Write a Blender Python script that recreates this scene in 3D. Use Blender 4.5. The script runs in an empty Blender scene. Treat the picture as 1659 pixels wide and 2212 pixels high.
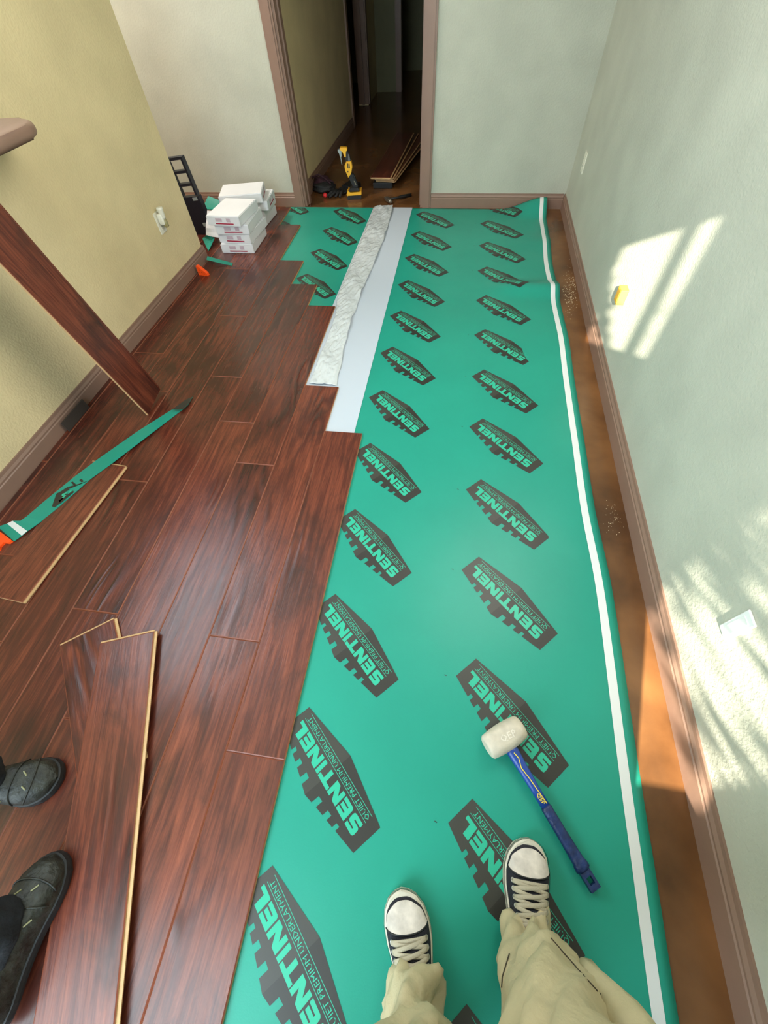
import bpy, bmesh, math, random
from mathutils import Vector, Matrix, noise
random.seed(7)
R = math.radians
S = bpy.context.scene
COL = S.collection

# ------------------------------------------------------------------ camera
CH = 1.42
F_PX = 883.13
CM = Matrix(((0.987168787771344, -0.10091233614873153, 0.12375170650565015),
             (0.15325572192633163, 0.8163753392609456, -0.5568159382986579),
             (-0.04483824424410558, 0.5686369719421887, 0.8213656469523939)))
cam_d = bpy.data.cameras.new('camera')
cam = bpy.data.objects.new('camera', cam_d)
COL.objects.link(cam)
cam.matrix_world = Matrix.Translation((0, 0, CH)) @ CM.to_4x4()
cam_d.sensor_fit = 'VERTICAL'
cam_d.sensor_height = 36.0
cam_d.lens = F_PX / 2212.0 * 36.0
cam_d.clip_start = 0.02
S.camera = cam

# ------------------------------------------------------------------ exposure and sky
S.view_settings.view_transform = 'Standard'
S.view_settings.look = 'None'
S.view_settings.gamma = 1.0
S.view_settings.use_curve_mapping = False
S.view_settings.exposure = 0.22
W = bpy.data.worlds.new('sky'); S.world = W; W.use_nodes = True
wn = W.node_tree
bgn = wn.nodes['Background']
bgn.inputs['Color'].default_value = (0.62, 0.78, 1.0, 1)
bgn.inputs['Strength'].default_value = 1.5

# ------------------------------------------------------------------ sun
sun_d = bpy.data.lights.new('sun', 'SUN')
sun_d.energy = 34.0
sun_d.color = (1.0, 0.93, 0.78)
sun_d.angle = R(0.5)
sun = bpy.data.objects.new('sun', sun_d); COL.objects.link(sun)
SUN = Vector((0.25, 1.0, -0.53)).normalized()
sun.rotation_euler = SUN.to_track_quat('-Z', 'Y').to_euler()

def area(name, loc, direction, sx, sy, energy, color, spread=180):
    d = bpy.data.lights.new(name, 'AREA'); d.shape = 'RECTANGLE'
    d.size = sx; d.size_y = sy; d.energy = energy; d.color = color
    d.spread = R(spread)
    o = bpy.data.objects.new(name, d); COL.objects.link(o)
    o.location = loc
    o.rotation_euler = Vector(direction).to_track_quat('-Z', 'Y').to_euler()
    return o
# daylight standing in the window openings, an unseen alcove lamp, and an added ceiling fill
area('window_light', (-2.0, 1.14, 1.62), (1, 0, -0.3), 1.45, 1.05, 40, (0.72, 0.87, 1.0))
area('patio_door_light', (-1.05, -1.10, 1.20), (-0.1, 1, -0.2), 1.4, 1.9, 66, (0.70, 0.88, 1.0))
area('ceiling_fill', (0.2, 1.7, 2.36), (-1.0, 0.1, -0.75), 1.2, 2.2, 52, (1.0, 0.95, 0.87))  # added soft panel, tilted left to brighten the left wall
area('alcove_lamp', (-2.7, 3.2, 2.46), (0.25, 0.25, -1), 0.5, 0.5, 54, (1.0, 0.94, 0.87))

# ------------------------------------------------------------------ helpers
def ray(px, py):
    return CM @ Vector(((px - 829.5) / F_PX, -(py - 1106) / F_PX, -1))
def at_z(px, py, z=0.0):                # the point of the room at height z seen at a pixel
    d = ray(px, py); t = (z - CH) / d.z
    return Vector((d.x * t, d.y * t, z))
def at_x(px, py, x):
    d = ray(px, py); t = x / d.x
    return Vector((x, d.y * t, CH + d.z * t))
def at_y(px, py, y):
    d = ray(px, py); t = y / d.y
    return Vector((d.x * t, y, CH + d.z * t))

def obj(name, bm, mat, parent=None, smooth=False, mats=None):
    me = bpy.data.meshes.new(name)
    bmesh.ops.recalc_face_normals(bm, faces=bm.faces[:])
    bm.to_mesh(me); bm.free()
    for m in (mats if mats else [mat]):
        me.materials.append(m)
    if smooth:
        for p in me.polygons: p.use_smooth = True
    o = bpy.data.objects.new(name, me); COL.objects.link(o)
    if parent is not None: o.parent = parent
    return o
def tag(o, label=None, cat=None, group=None, kind=None):
    if label: o['label'] = label
    if cat: o['category'] = cat
    if group: o['group'] = group
    if kind: o['kind'] = kind
    return o
def empty(name, loc=(0, 0, 0), rz=0.0, label=None, cat=None, group=None, mw=None, kind=None):
    o = bpy.data.objects.new(name, None); COL.objects.link(o)
    o.empty_display_size = 0.05
    if mw is not None: o.matrix_world = mw
    else:
        o.location = loc; o.rotation_euler = (0, 0, rz)
    return tag(o, label, cat, group, kind)
def split_loose(o):
    """one object per loose piece of the mesh, all with the same name and parent"""
    bm = bmesh.new(); bm.from_mesh(o.data); bm.faces.ensure_lookup_table()
    seen = set(); groups = []
    for f in bm.faces:
        if f.index in seen: continue
        st_ = [f]; seen.add(f.index); g_ = []
        while st_:
            q = st_.pop(); g_.append(q.index)
            for e_ in q.edges:
                for n_ in e_.link_faces:
                    if n_.index not in seen: seen.add(n_.index); st_.append(n_)
        groups.append(set(g_))
    bm.free()
    if len(groups) < 2: return [o]
    res = []
    for g_ in groups:
        b2 = bmesh.new(); b2.from_mesh(o.data); b2.faces.ensure_lookup_table()
        bmesh.ops.delete(b2, geom=[f for f in b2.faces if f.index not in g_], context='FACES')
        me = bpy.data.meshes.new(o.data.name); b2.to_mesh(me); b2.free()
        for m_ in o.data.materials: me.materials.append(m_)
        c = bpy.data.objects.new(o.name.split('.')[0], me); COL.objects.link(c)
        c.parent = o.parent; c.matrix_parent_inverse = o.matrix_parent_inverse.copy(); c.matrix_basis = o.matrix_basis.copy()
        res.append(c)
    bpy.data.objects.remove(o)
    return res
def copy_tree(o, parent=None):
    c = o.copy(); COL.objects.link(c); c.parent = parent
    for ch in list(o.children):
        copy_tree(ch, c)
    return c

def box(bm, x0, x1, y0, y1, z0, z1, M=None, mi=0, bevel=0.0):
    vs = [bm.verts.new((x, y, z)) for z in (z0, z1) for y in (y0, y1) for x in (x0, x1)]
    fs = []
    for f in ((0, 2, 3, 1), (4, 5, 7, 6), (0, 1, 5, 4), (2, 6, 7, 3), (0, 4, 6, 2), (1, 3, 7, 5)):
        fc = bm.faces.new([vs[i] for i in f]); fc.material_index = mi; fs.append(fc)
    if bevel > 0:
        es = list({e for f in fs for e in f.edges})
        r = bmesh.ops.bevel(bm, geom=es, offset=bevel, segments=2, affect='EDGES', profile=0.5)
        vs = list({v for f in r['faces'] for v in f.verts} | {v for v in vs if v.is_valid})
        for f in r['faces']: f.material_index = mi
    if M is not None:
        for v in vs: v.co = M @ v.co
    return vs
def prism(bm, pts, z0, z1, M=None, mi=0):
    a = [bm.verts.new((p[0], p[1], z0)) for p in pts]
    b = [bm.verts.new((p[0], p[1], z1)) for p in pts]
    n = len(pts)
    f1 = bm.faces.new(a[::-1]); f2 = bm.faces.new(b)
    f1.material_index = f2.material_index = mi
    for i in range(n):
        f = bm.faces.new((a[i], a[(i + 1) % n], b[(i + 1) % n], b[i])); f.material_index = mi
    if M is not None:
        for v in a + b: v.co = M @ v.co
    return a + b
def loft(bm, rings, cap=True, closed=True, mi=0):
    vr = [[bm.verts.new(p) for p in r] for r in rings]
    n = len(vr[0])
    for i in range(len(vr) - 1):
        for j in range(n if closed else n - 1):
            k = (j + 1) % n
            f = bm.faces.new((vr[i][j], vr[i][k], vr[i + 1][k], vr[i + 1][j])); f.material_index = mi
    if cap and closed:
        for r in (vr[0], vr[-1]):
            try: f = bm.faces.new(r); f.material_index = mi
            except ValueError: pass
    return vr
def tube(bm, pts, rad, n=8, flat=1.0, up=Vector((0, 0, 1)), mi=0, cap=True):
    pts = [Vector(p) for p in pts]
    rings = []
    for i, p in enumerate(pts):
        t = (pts[min(i + 1, len(pts) - 1)] - pts[max(i - 1, 0)]).normalized()
        s = t.cross(up)
        if s.length < 1e-4: s = t.cross(Vector((1, 0, 0)))
        s.normalize(); u = s.cross(t).normalized()
        r = rad[i] if isinstance(rad, (list, tuple)) else rad
        rings.append([p + s * (math.cos(2 * math.pi * k / n) * r) + u * (math.sin(2 * math.pi * k / n) * r * flat) for k in range(n)])
    return loft(bm, rings, cap=cap, mi=mi)
def lathe(bm, prof, n=20, M=None, mi=0):
    rings = [[Vector((r * math.cos(2 * math.pi * k / n), r * math.sin(2 * math.pi * k / n), z)) for k in range(n)] for r, z in prof]
    if M is not None: rings = [[M @ p for p in r] for r in rings]
    return loft(bm, rings, mi=mi)
def sstep(a, b, x):
    t = max(0.0, min(1.0, (x - a) / (b - a))); return t * t * (3 - 2 * t)
def lerp_table(T, x):
    if x <= T[0][0]: return T[0][1]
    for (a, fa), (b, fb) in zip(T, T[1:]):
        if x <= b:
            t = (x - a) / (b - a); t = t * t * (3 - 2 * t); return fa + (fb - fa) * t
    return T[-1][1]

# ------------------------------------------------------------------ materials
def lin(c):
    return tuple(((v / 255) / 12.92 if v / 255 < .04045 else ((v / 255 + .055) / 1.055) ** 2.4) for v in c) + (1,)
def mat(name, rgb, rough=0.6, metal=0.0, bump=0.0, bscale=60.0, var=0.0, vscale=6.0, spec=0.5, sheen=0.0, trans=0.0, coat=0.0):
    m = bpy.data.materials.new(name); m.use_nodes = True
    nt = m.node_tree; b = nt.nodes['Principled BSDF']
    b.inputs['Base Color'].default_value = lin(rgb)
    b.inputs['Roughness'].default_value = rough
    b.inputs['Metallic'].default_value = metal
    b.inputs['Specular IOR Level'].default_value = spec
    if coat: b.inputs['Coat Weight'].default_value = coat
    if sheen: b.inputs['Sheen Weight'].default_value = sheen
    if trans: b.inputs['Transmission Weight'].default_value = trans
    tc = nt.nodes.new('ShaderNodeTexCoord')
    if var > 0:
        n = nt.nodes.new('ShaderNodeTexNoise'); n.inputs['Scale'].default_value = vscale; n.inputs['Detail'].default_value = 6
        nt.links.new(tc.outputs['Object'], n.inputs['Vector'])
        r = nt.nodes.new('ShaderNodeValToRGB')
        base = lin(rgb)
        r.color_ramp.elements[0].position = .3; r.color_ramp.elements[1].position = .7
        r.color_ramp.elements[0].color = tuple(c * (1 - var) for c in base[:3]) + (1,)
        r.color_ramp.elements[1].color = tuple(min(1, c * (1 + var * .6)) for c in base[:3]) + (1,)
        nt.links.new(n.outputs['Fac'], r.inputs['Fac']); nt.links.new(r.outputs['Color'], b.inputs['Base Color'])
    if bump > 0:
        n = nt.nodes.new('ShaderNodeTexNoise'); n.inputs['Scale'].default_value = bscale; n.inputs['Detail'].default_value = 4
        nt.links.new(tc.outputs['Object'], n.inputs['Vector'])
        bp = nt.nodes.new('ShaderNodeBump'); bp.inputs['Strength'].default_value = bump; bp.inputs['Distance'].default_value = .01
        nt.links.new(n.outputs['Fac'], bp.inputs['Height']); nt.links.new(bp.outputs['Normal'], b.inputs['Normal'])
    return m

def wood(name, dark, mid, bright, rough=0.34):
    m = bpy.data.materials.new(name); m.use_nodes = True
    nt = m.node_tree; N = nt.nodes.new; L = nt.links.new
    b = nt.nodes['Principled BSDF']
    tc = N('ShaderNodeTexCoord'); oi = N('ShaderNodeObjectInfo')
    mul = N('ShaderNodeVectorMath'); mul.operation = 'SCALE'; mul.inputs[0].default_value = (17.3, 41.7, 9.1)
    L(oi.outputs['Random'], mul.inputs['Scale'])
    add = N('ShaderNodeVectorMath'); add.operation = 'ADD'
    L(tc.outputs['Object'], add.inputs[0]); L(mul.outputs[0], add.inputs[1])
    def nz(sc, vec, scale=1.0, det=6, dist=0.0, rgh=.6):
        mp = N('ShaderNodeMapping'); mp.inputs['Scale'].default_value = sc; L(vec, mp.inputs['Vector'])
        n = N('ShaderNodeTexNoise'); n.inputs['Scale'].default_value = scale; n.inputs['Detail'].default_value = det
        n.inputs['Distortion'].default_value = dist; n.inputs['Roughness'].default_value = rgh
        L(mp.outputs[0], n.inputs['Vector']); return n.outputs['Fac']
    v = add.outputs[0]
    grain = nz((60, 3.6, 20), v, 1.0, 9, .7, .68)       # long fibres
    fine = nz((230, 12, 60), v, 1.0, 4, .2, .6)
    blotch = nz((6.5, 3.4, 5), v, 1.0, 6, .6, .6)     # dark mineral clouds
    ring = nz((9, 1.7, 6), v, 1.0, 2, .4, .4)           # cathedral rings made of contour lines of this field
    mm = N('ShaderNodeMath'); mm.operation = 'MULTIPLY'; mm.inputs[1].default_value = 38; L(ring, mm.inputs[0])
    sn = N('ShaderNodeMath'); sn.operation = 'SINE'; L(mm.outputs[0], sn.inputs[0])
    s2 = N('ShaderNodeMath'); s2.operation = 'MULTIPLY_ADD'; s2.inputs[1].default_value = .5; s2.inputs[2].default_value = .5; L(sn.outputs[0], s2.inputs[0])
    # amount of figure differs from place to place
    fm = nz((3, 1.1, 3), v, 1.0, 2, 0, .5)
    fr = N('ShaderNodeMapRange'); fr.inputs['From Min'].default_value = .50; fr.inputs['From Max'].default_value = .62; L(fm, fr.inputs['Value'])
    fig = N('ShaderNodeMath'); fig.operation = 'MULTIPLY'; L(s2.outputs[0], fig.inputs[0]); L(fr.outputs[0], fig.inputs[1])
    rp = N('ShaderNodeValToRGB'); e = rp.color_ramp.elements
    e[0].position = .30; e[0].color = lin(dark); e[1].position = .72; e[1].color = lin(bright)
    k = e.new(.5); k.color = lin(mid)
    a1 = N('ShaderNodeMath'); a1.operation = 'MULTIPLY_ADD'; a1.inputs[1].default_value = .62; L(grain, a1.inputs[0])
    a2 = N('ShaderNodeMath'); a2.operation = 'MULTIPLY_ADD'; a2.inputs[1].default_value = .2; a2.inputs[2].default_value = .06; L(fine, a2.inputs[0])
    L(a2.outputs[0], a1.inputs[2])
    a3 = N('ShaderNodeMath'); a3.operation = 'MULTIPLY_ADD'; a3.inputs[1].default_value = -.16; L(fig.outputs[0], a3.inputs[0]); L(a1.outputs[0], a3.inputs[2])
    rv = N('ShaderNodeMath'); rv.operation = 'MULTIPLY_ADD'; rv.inputs[1].default_value = .10; rv.inputs[2].default_value = .02; L(oi.outputs['Random'], rv.inputs[0])
    a4 = N('ShaderNodeMath'); a4.operation = 'ADD'; L(a3.outputs[0], a4.inputs[0]); L(rv.outputs[0], a4.inputs[1])
    L(a4.outputs[0], rp.inputs['Fac'])
    br = N('ShaderNodeMapRange'); br.inputs['From Min'].default_value = .47; br.inputs['From Max'].default_value = .72; br.inputs['To Max'].default_value = .80
    L(blotch, br.inputs['Value'])
    mx = N('ShaderNodeMix'); mx.data_type = 'RGBA'; L(br.outputs[0], mx.inputs['Factor'])
    L(rp.outputs['Color'], mx.inputs['A']); mx.inputs['B'].default_value = lin((46, 24, 18))
    L(mx.outputs['Result'], b.inputs['Base Color'])
    b.inputs['Roughness'].default_value = rough
    b.inputs['Specular IOR Level'].default_value = .6
    # relief: fibres, hand scraping, chatter marks
    scr = nz((10, 4, 6), v, 1.0, 3, .8, .5)
    h1 = N('ShaderNodeMath'); h1.operation = 'MULTIPLY_ADD'; h1.inputs[1].default_value = .55; L(grain, h1.inputs[0])
    h2 = N('ShaderNodeMath'); h2.operation = 'MULTIPLY_ADD'; h2.inputs[1].default_value = .8; L(scr, h2.inputs[0]); L(fig.outputs[0], h2.inputs[2])
    L(h2.outputs[0], h1.inputs[2])
    bp = N('ShaderNodeBump'); bp.inputs['Strength'].default_value = .34; bp.inputs['Distance'].default_value = .004
    L(h1.outputs[0], bp.inputs['Height']); L(bp.outputs['Normal'], b.inputs['Normal'])
    return m

def paint(name, rgb, bump=.22):
    m = bpy.data.materials.new(name); m.use_nodes = True
    nt = m.node_tree; N = nt.nodes.new; L = nt.links.new
    b = nt.nodes['Principled BSDF']; b.inputs['Roughness'].default_value = .62
    b.inputs['Base Color'].default_value = lin(rgb)
    tc = N('ShaderNodeTexCoord')
    n = N('ShaderNodeTexNoise'); n.inputs['Scale'].default_value = 95; n.inputs['Detail'].default_value = 3
    L(tc.outputs['Object'], n.inputs['Vector'])
    n2 = N('ShaderNodeTexNoise'); n2.inputs['Scale'].default_value = 4; n2.inputs['Detail'].default_value = 4
    L(tc.outputs['Object'], n2.inputs['Vector'])
    r = N('ShaderNodeValToRGB'); bb = lin(rgb)
    r.color_ramp.elements[0].position = .35; r.color_ramp.elements[0].color = tuple(c * .93 for c in bb[:3]) + (1,)
    r.color_ramp.elements[1].position = .65; r.color_ramp.elements[1].color = tuple(min(1, c * 1.04) for c in bb[:3]) + (1,)
    L(n2.outputs['Fac'], r.inputs['Fac']); L(r.outputs['Color'], b.inputs['Base Color'])
    cr = N('ShaderNodeMapRange'); cr.inputs['From Min'].default_value = .4; cr.inputs['From Max'].default_value = .62; L(n.outputs['Fac'], cr.inputs['Value'])
    bp = N('ShaderNodeBump'); bp.inputs['Strength'].default_value = bump; bp.inputs['Distance'].default_value = .0025
    L(cr.outputs[0], bp.inputs['Height']); L(bp.outputs['Normal'], b.inputs['Normal'])
    return m

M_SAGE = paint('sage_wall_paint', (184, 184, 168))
M_KHAKI = paint('khaki_wall_paint', (220, 201, 156))
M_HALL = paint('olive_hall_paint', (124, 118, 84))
M_CEIL = paint('ceiling_paint', (225, 222, 210))
M_TRIM = mat('taupe_trim_paint', (138, 109, 93), .42, bump=.05, bscale=40, var=.06, vscale=9)
M_WOOD = wood('red_brown_laminate', (48, 21, 15), (86, 38, 27), (138, 70, 47), .27)
M_BEVEL = mat('plank_bevel', (124, 60, 38), .45, var=.35, vscale=3)
M_HDF = mat('fibreboard_core', (196, 158, 112), .75, bump=.1, bscale=300, var=.12, vscale=60)
M_BACK = mat('plank_backing', (40, 34, 30), .7)
M_CARD_DARK = mat('navy_carton', (18, 26, 42), .38)
M_WHITEPAPER = mat('white_wrapping_paper', (226, 226, 228), .5, bump=.12, bscale=14, var=.03)
M_RED = mat('red_print', (165, 30, 62), .5)
M_GREYPRINT = mat('pale_grey_print', (196, 176, 186), .5)
M_ORANGE = mat('orange_plastic', (255, 84, 22), .35)
M_OUTLET = mat('white_plastic', (226, 222, 204), .35)
M_BLACKINK = mat('black_ink', (44, 42, 38), .42)
M_INK2 = mat('black_ink_facet', (58, 57, 52), .42)
M_YELLOW = mat('yellow_tool_plastic', (236, 178, 44), .4)
M_BLACKP = mat('black_tool_rubber', (26, 24, 24), .5, bump=.1, bscale=200)
M_STEEL = mat('steel', (168, 166, 160), .3, metal=.9)
M_BLACK = mat('black_rubber', (20, 20, 20), .55)  # plain even black for small dark parts

# glossy green sheet
def sheet_mat(name, rgb, rough=.3):
    m = mat(name, rgb, rough, bump=0, var=.07, vscale=2.2, spec=.3)
    nt = m.node_tree; N = nt.nodes.new; L = nt.links.new
    b = nt.nodes['Principled BSDF']
    tc = N('ShaderNodeTexCoord')
    n = N('ShaderNodeTexNoise'); n.inputs['Scale'].default_value = 3.2; n.inputs['Detail'].default_value = 2; L(tc.outputs['Object'], n.inputs['Vector'])
    f = N('ShaderNodeTexNoise'); f.inputs['Scale'].default_value = 260; f.inputs['Detail'].default_value = 2; L(tc.outputs['Object'], f.inputs['Vector'])
    b1 = N('ShaderNodeBump'); b1.inputs['Strength'].default_value = .12; b1.inputs['Distance'].default_value = .03; L(n.outputs['Fac'], b1.inputs['Height'])
    b2 = N('ShaderNodeBump'); b2.inputs['Strength'].default_value = .12; b2.inputs['Distance'].default_value = .001; L(f.outputs['Fac'], b2.inputs['Height'])
    L(b1.outputs['Normal'], b2.inputs['Normal']); L(b2.outputs['Normal'], b.inputs['Normal'])
    return m
M_GREEN = sheet_mat('green_film', (36, 148, 128), .36)
M_LETTER = sheet_mat('green_film_letters', (52, 178, 146), .32)
M_STRIPE = mat('white_stripe_film', (224, 226, 226), .35)
M_WHITEFILM = mat('white_tape_film', (190, 199, 210), .42, bump=.04, bscale=8)
M_CRINKLE = mat('crinkled_clear_film', (204, 210, 212), .12, bump=.12, bscale=14, spec=.9, coat=.5)

# stained concrete
m = bpy.data.materials.new('stained_concrete'); m.use_nodes = True
nt = m.node_tree; N = nt.nodes.new; L = nt.links.new
b = nt.nodes['Principled BSDF']; b.inputs['Roughness'].default_value = .26
tc = N('ShaderNodeTexCoord')
n = N('ShaderNodeTexNoise'); n.inputs['Scale'].default_value = 3.4; n.inputs['Detail'].default_value = 7; n.inputs['Distortion'].default_value = .2; L(tc.outputs['Object'], n.inputs['Vector'])
r = N('ShaderNodeValToRGB'); e = r.color_ramp.elements
e[0].position = .32; e[0].color = lin((80, 50, 26)); e[1].position = .7; e[1].color = lin((132, 88, 50)); L(n.outputs['Fac'], r.inputs['Fac'])
L(r.outputs['Color'], b.inputs['Base Color'])
n3 = N('ShaderNodeTexNoise'); n3.inputs['Scale'].default_value = 40; n3.inputs['Detail'].default_value = 4; L(tc.outputs['Object'], n3.inputs['Vector'])
bp = N('ShaderNodeBump'); bp.inputs['Strength'].default_value = .12; bp.inputs['Distance'].default_value = .003; L(n3.outputs['Fac'], bp.inputs['Height']); L(bp.outputs['Normal'], b.inputs['Normal'])
M_CONC = m

# ------------------------------------------------------------------ room shell
RX, LX, BY, RY = 0.783, -1.918, 4.17, -1.0      # wall planes
WT = 0.13                                         # wall thickness
CZ = 2.5
LEND = 3.10                                       # end of the left partition
DL, DR, DH = -1.42, -0.38, 2.03                   # door opening
AX = -4.2                                         # far side of the alcove
HY = 9.8                                          # end of the hallway

def struct(name, bm, m, smooth=False, mats=None):
    return tag(obj(name, bm, m, smooth=smooth, mats=mats), kind='structure')

bm = bmesh.new(); box(bm, AX - .2, RX + WT, RY - WT, HY + .2, -.12, 0)
floor = struct('floor', bm, M_CONC)
bm = bmesh.new(); box(bm, LX - WT, RX + WT, RY - WT, HY + .2, CZ, CZ + .1); box(bm, AX - .2, LX - WT, LEND - 1.6, HY + .2, CZ, CZ + .1)
struct('ceiling', bm, M_CEIL)
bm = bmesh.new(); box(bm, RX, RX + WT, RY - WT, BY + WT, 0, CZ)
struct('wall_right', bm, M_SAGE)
# back wall with the door opening
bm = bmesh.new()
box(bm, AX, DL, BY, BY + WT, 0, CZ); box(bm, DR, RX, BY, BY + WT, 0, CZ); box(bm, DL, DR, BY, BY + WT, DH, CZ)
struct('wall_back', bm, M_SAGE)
# left partition with a window above the ledge
WY0, WY1, WZ0, WZ1 = 0.35, 1.93, 1.04, 2.2
bm = bmesh.new()
box(bm, LX - WT, LX, RY, WY0, 0, CZ); box(bm, LX - WT, LX, WY1, LEND, 0, CZ)
box(bm, LX - WT, LX, WY0, WY1, 0, WZ0); box(bm, LX - WT, LX, WY0, WY1, WZ1, CZ)
struct('wall_left', bm, M_KHAKI)
bm = bmesh.new()
box(bm, AX - WT, AX, LEND - 1.6, BY, 0, CZ)
struct('wall_alcove', bm, M_KHAKI)
bm = bmesh.new()
box(bm, AX, LX - WT, LEND - 1.6, LEND - 1.5, 0, CZ)
struct('wall_alcove_front', bm, M_KHAKI)
# rear wall with the patio door and two windows the sun comes through
A0, A1, B0, B1 = -0.075, 0.128, 0.345, 0.4955
PX0, PX1 = -1.78, -0.33
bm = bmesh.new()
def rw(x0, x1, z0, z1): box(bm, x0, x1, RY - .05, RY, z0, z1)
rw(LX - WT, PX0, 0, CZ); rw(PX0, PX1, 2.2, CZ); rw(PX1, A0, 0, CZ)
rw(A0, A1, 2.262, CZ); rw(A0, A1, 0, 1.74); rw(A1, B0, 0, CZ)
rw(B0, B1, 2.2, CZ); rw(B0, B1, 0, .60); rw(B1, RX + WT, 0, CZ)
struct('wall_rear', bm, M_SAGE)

def frame(name, axis, c, a0, a1, z0, z1, w=.05, d=.06, parent=None, m=M_TRIM, bottom=True):
    bm = bmesh.new()
    def bar(p0, p1, q0, q1):
        if axis == 'x': box(bm, c - d / 2, c + d / 2, p0, p1, q0, q1)
        else: box(bm, p0, p1, c - d / 2, c + d / 2, q0, q1)
    bar(a0 - w, a0, z0 - (w if bottom else 0), z1 + w); bar(a1, a1 + w, z0 - (w if bottom else 0), z1 + w)
    bar(a0, a1, z1, z1 + w)
    if bottom: bar(a0, a1, z0 - w, z0)
    o = obj(name, bm, m, parent)
    return o
def glass_mat():
    m = bpy.data.materials.new('window_glass'); m.use_nodes = True
    nt = m.node_tree; nt.nodes.clear()
    o = nt.nodes.new('ShaderNodeOutputMaterial'); t = nt.nodes.new('ShaderNodeBsdfTransparent'); g = nt.nodes.new('ShaderNodeBsdfGlossy')
    g.inputs['Roughness'].default_value = .02
    mx = nt.nodes.new('ShaderNodeMixShader'); mx.inputs[0].default_value = .06
    nt.links.new(t.outputs[0], mx.inputs[1]); nt.links.new(g.outputs[0], mx.inputs[2]); nt.links.new(mx.outputs[0], o.inputs[0])
    return m
M_GLASS = glass_mat()
# window 1 in the left wall
w1 = tag(frame('window_1', 'x', LX - .06, WY0, WY1, WZ0 + .02, WZ1, .02, .10), kind='structure')
bm = bmesh.new(); box(bm, LX - .064, LX - .060, WY0, WY1, WZ0 + .02, WZ1); obj('pane', bm, M_GLASS, w1)
bm = bmesh.new(); box(bm, LX - .08, LX - .045, 1.12, 1.15, WZ0 + .02, WZ1); obj('mullion', bm, M_TRIM, w1)
# window 2: the narrow pair high in the rear wall
w2 = tag(frame('window_2', 'y', RY - .025, A0, A1, 1.74, 2.262, .004, .045), kind='structure')
bm = bmesh.new(); box(bm, .0705, .098, RY - .04, RY - .01, 1.74, 2.262); obj('mullion', bm, M_TRIM, w2)
bm = bmesh.new(); box(bm, A0, A1, RY - .028, RY - .024, 1.74, 2.262); obj('pane', bm, M_GLASS, w2)
w3 = tag(frame('window_3', 'y', RY - .025, B0, B1, .60, 2.2, .004, .045), kind='structure')
bm = bmesh.new(); box(bm, B0, B1, RY - .028, RY - .024, .60, 2.2); obj('pane', bm, M_GLASS, w3)
pd = tag(frame('door_2', 'y', RY - .025, PX0, PX1, .02, 2.2, .03, .06), kind='structure')
bm = bmesh.new(); box(bm, PX0, PX1, RY - .028, RY - .024, .02, 2.2); obj('pane', bm, M_GLASS, pd)

# added unseen roof slab and side wall, keeping sun out of the patio door
bm = bmesh.new(); prism(bm, [(-4.4, RY - .05), (-4.4, RY - 5.0), (PX1 - .94, RY - 5.0), (PX1 + .06, RY - .05)], 2.25, 2.35); box(bm, -4.4, -4.3, RY - 5.0, RY - .05, -.12, 2.25)
struct('porch_sun_block', bm, M_CEIL)
# added unseen eave slab that blocks sun at the left window
bm = bmesh.new(); box(bm, -2.8, LX - WT, RY - 1.3, LEND - 1.6, 2.28, 2.36); struct('eave_sun_block', bm, M_CEIL)
bm = bmesh.new(); box(bm, -8, 6, RY - 9, RY - WT, -.14, -.02); struct('floor_outside', bm, mat('garden_ground', (120, 124, 96), .9, var=.3, vscale=3))

# ledge (window stool) of the left window, with a rounded end
bm = bmesh.new()
pts = [(LX - .02, -0.2)]
pts += [(-1.665, -0.2)]
cx, cy, cr = -1.665 - .11, 1.945 - .11, .11
for k in range(9):
    a = R(90 * k / 8); pts.append((cx + cr * math.cos(a), cy + cr * math.sin(a)))
pts.append((LX - .0, 1.945)); pts.append((LX - .02, 1.93))
prism(bm, pts, 1.004, 1.046)
es = [e for e in bm.edges if abs(e.verts[0].co.z - e.verts[1].co.z) < 1e-6]
bmesh.ops.bevel(bm, geom=es, offset=.018, segments=4, affect='EDGES', profile=.5)
struct('trim_1', bm, M_TRIM, smooth=True)

# baseboards with a moulded top
def baseboard(name, p0, p1, nrm, h=.102, t=.015):
    """profile swept from p0 to p1; nrm points into the room"""
    p0 = Vector((p0[0], p0[1], 0)); p1 = Vector((p1[0], p1[1], 0)); n = Vector((nrm[0], nrm[1], 0))
    prof = [(0, 0), (t, 0), (t, h * .66), (t * .8, h * .70), (t * .85, h * .78), (t * .52, h * .88), (t * .45, h), (0, h)]
    bm = bmesh.new()
    loft(bm, [[p + n * a + Vector((0, 0, z)) for a, z in prof] for p in (p0, p1)])
    return struct(name, bm, M_TRIM)
baseboard('baseboard_right', (RX, RY), (RX, BY), (-1, 0))
baseboard('baseboard_back', (DR + .075, BY), (RX - .014, BY), (0, -1))
baseboard('baseboard_back_left', (AX, BY), (DL - .085, BY), (0, -1))
baseboard('baseboard_left', (LX, RY), (LX, LEND + .014), (1, 0), h=.11)
baseboard('baseboard_left_end', (LX - WT, LEND), (LX - .001, LEND), (0, 1), h=.11)
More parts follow.
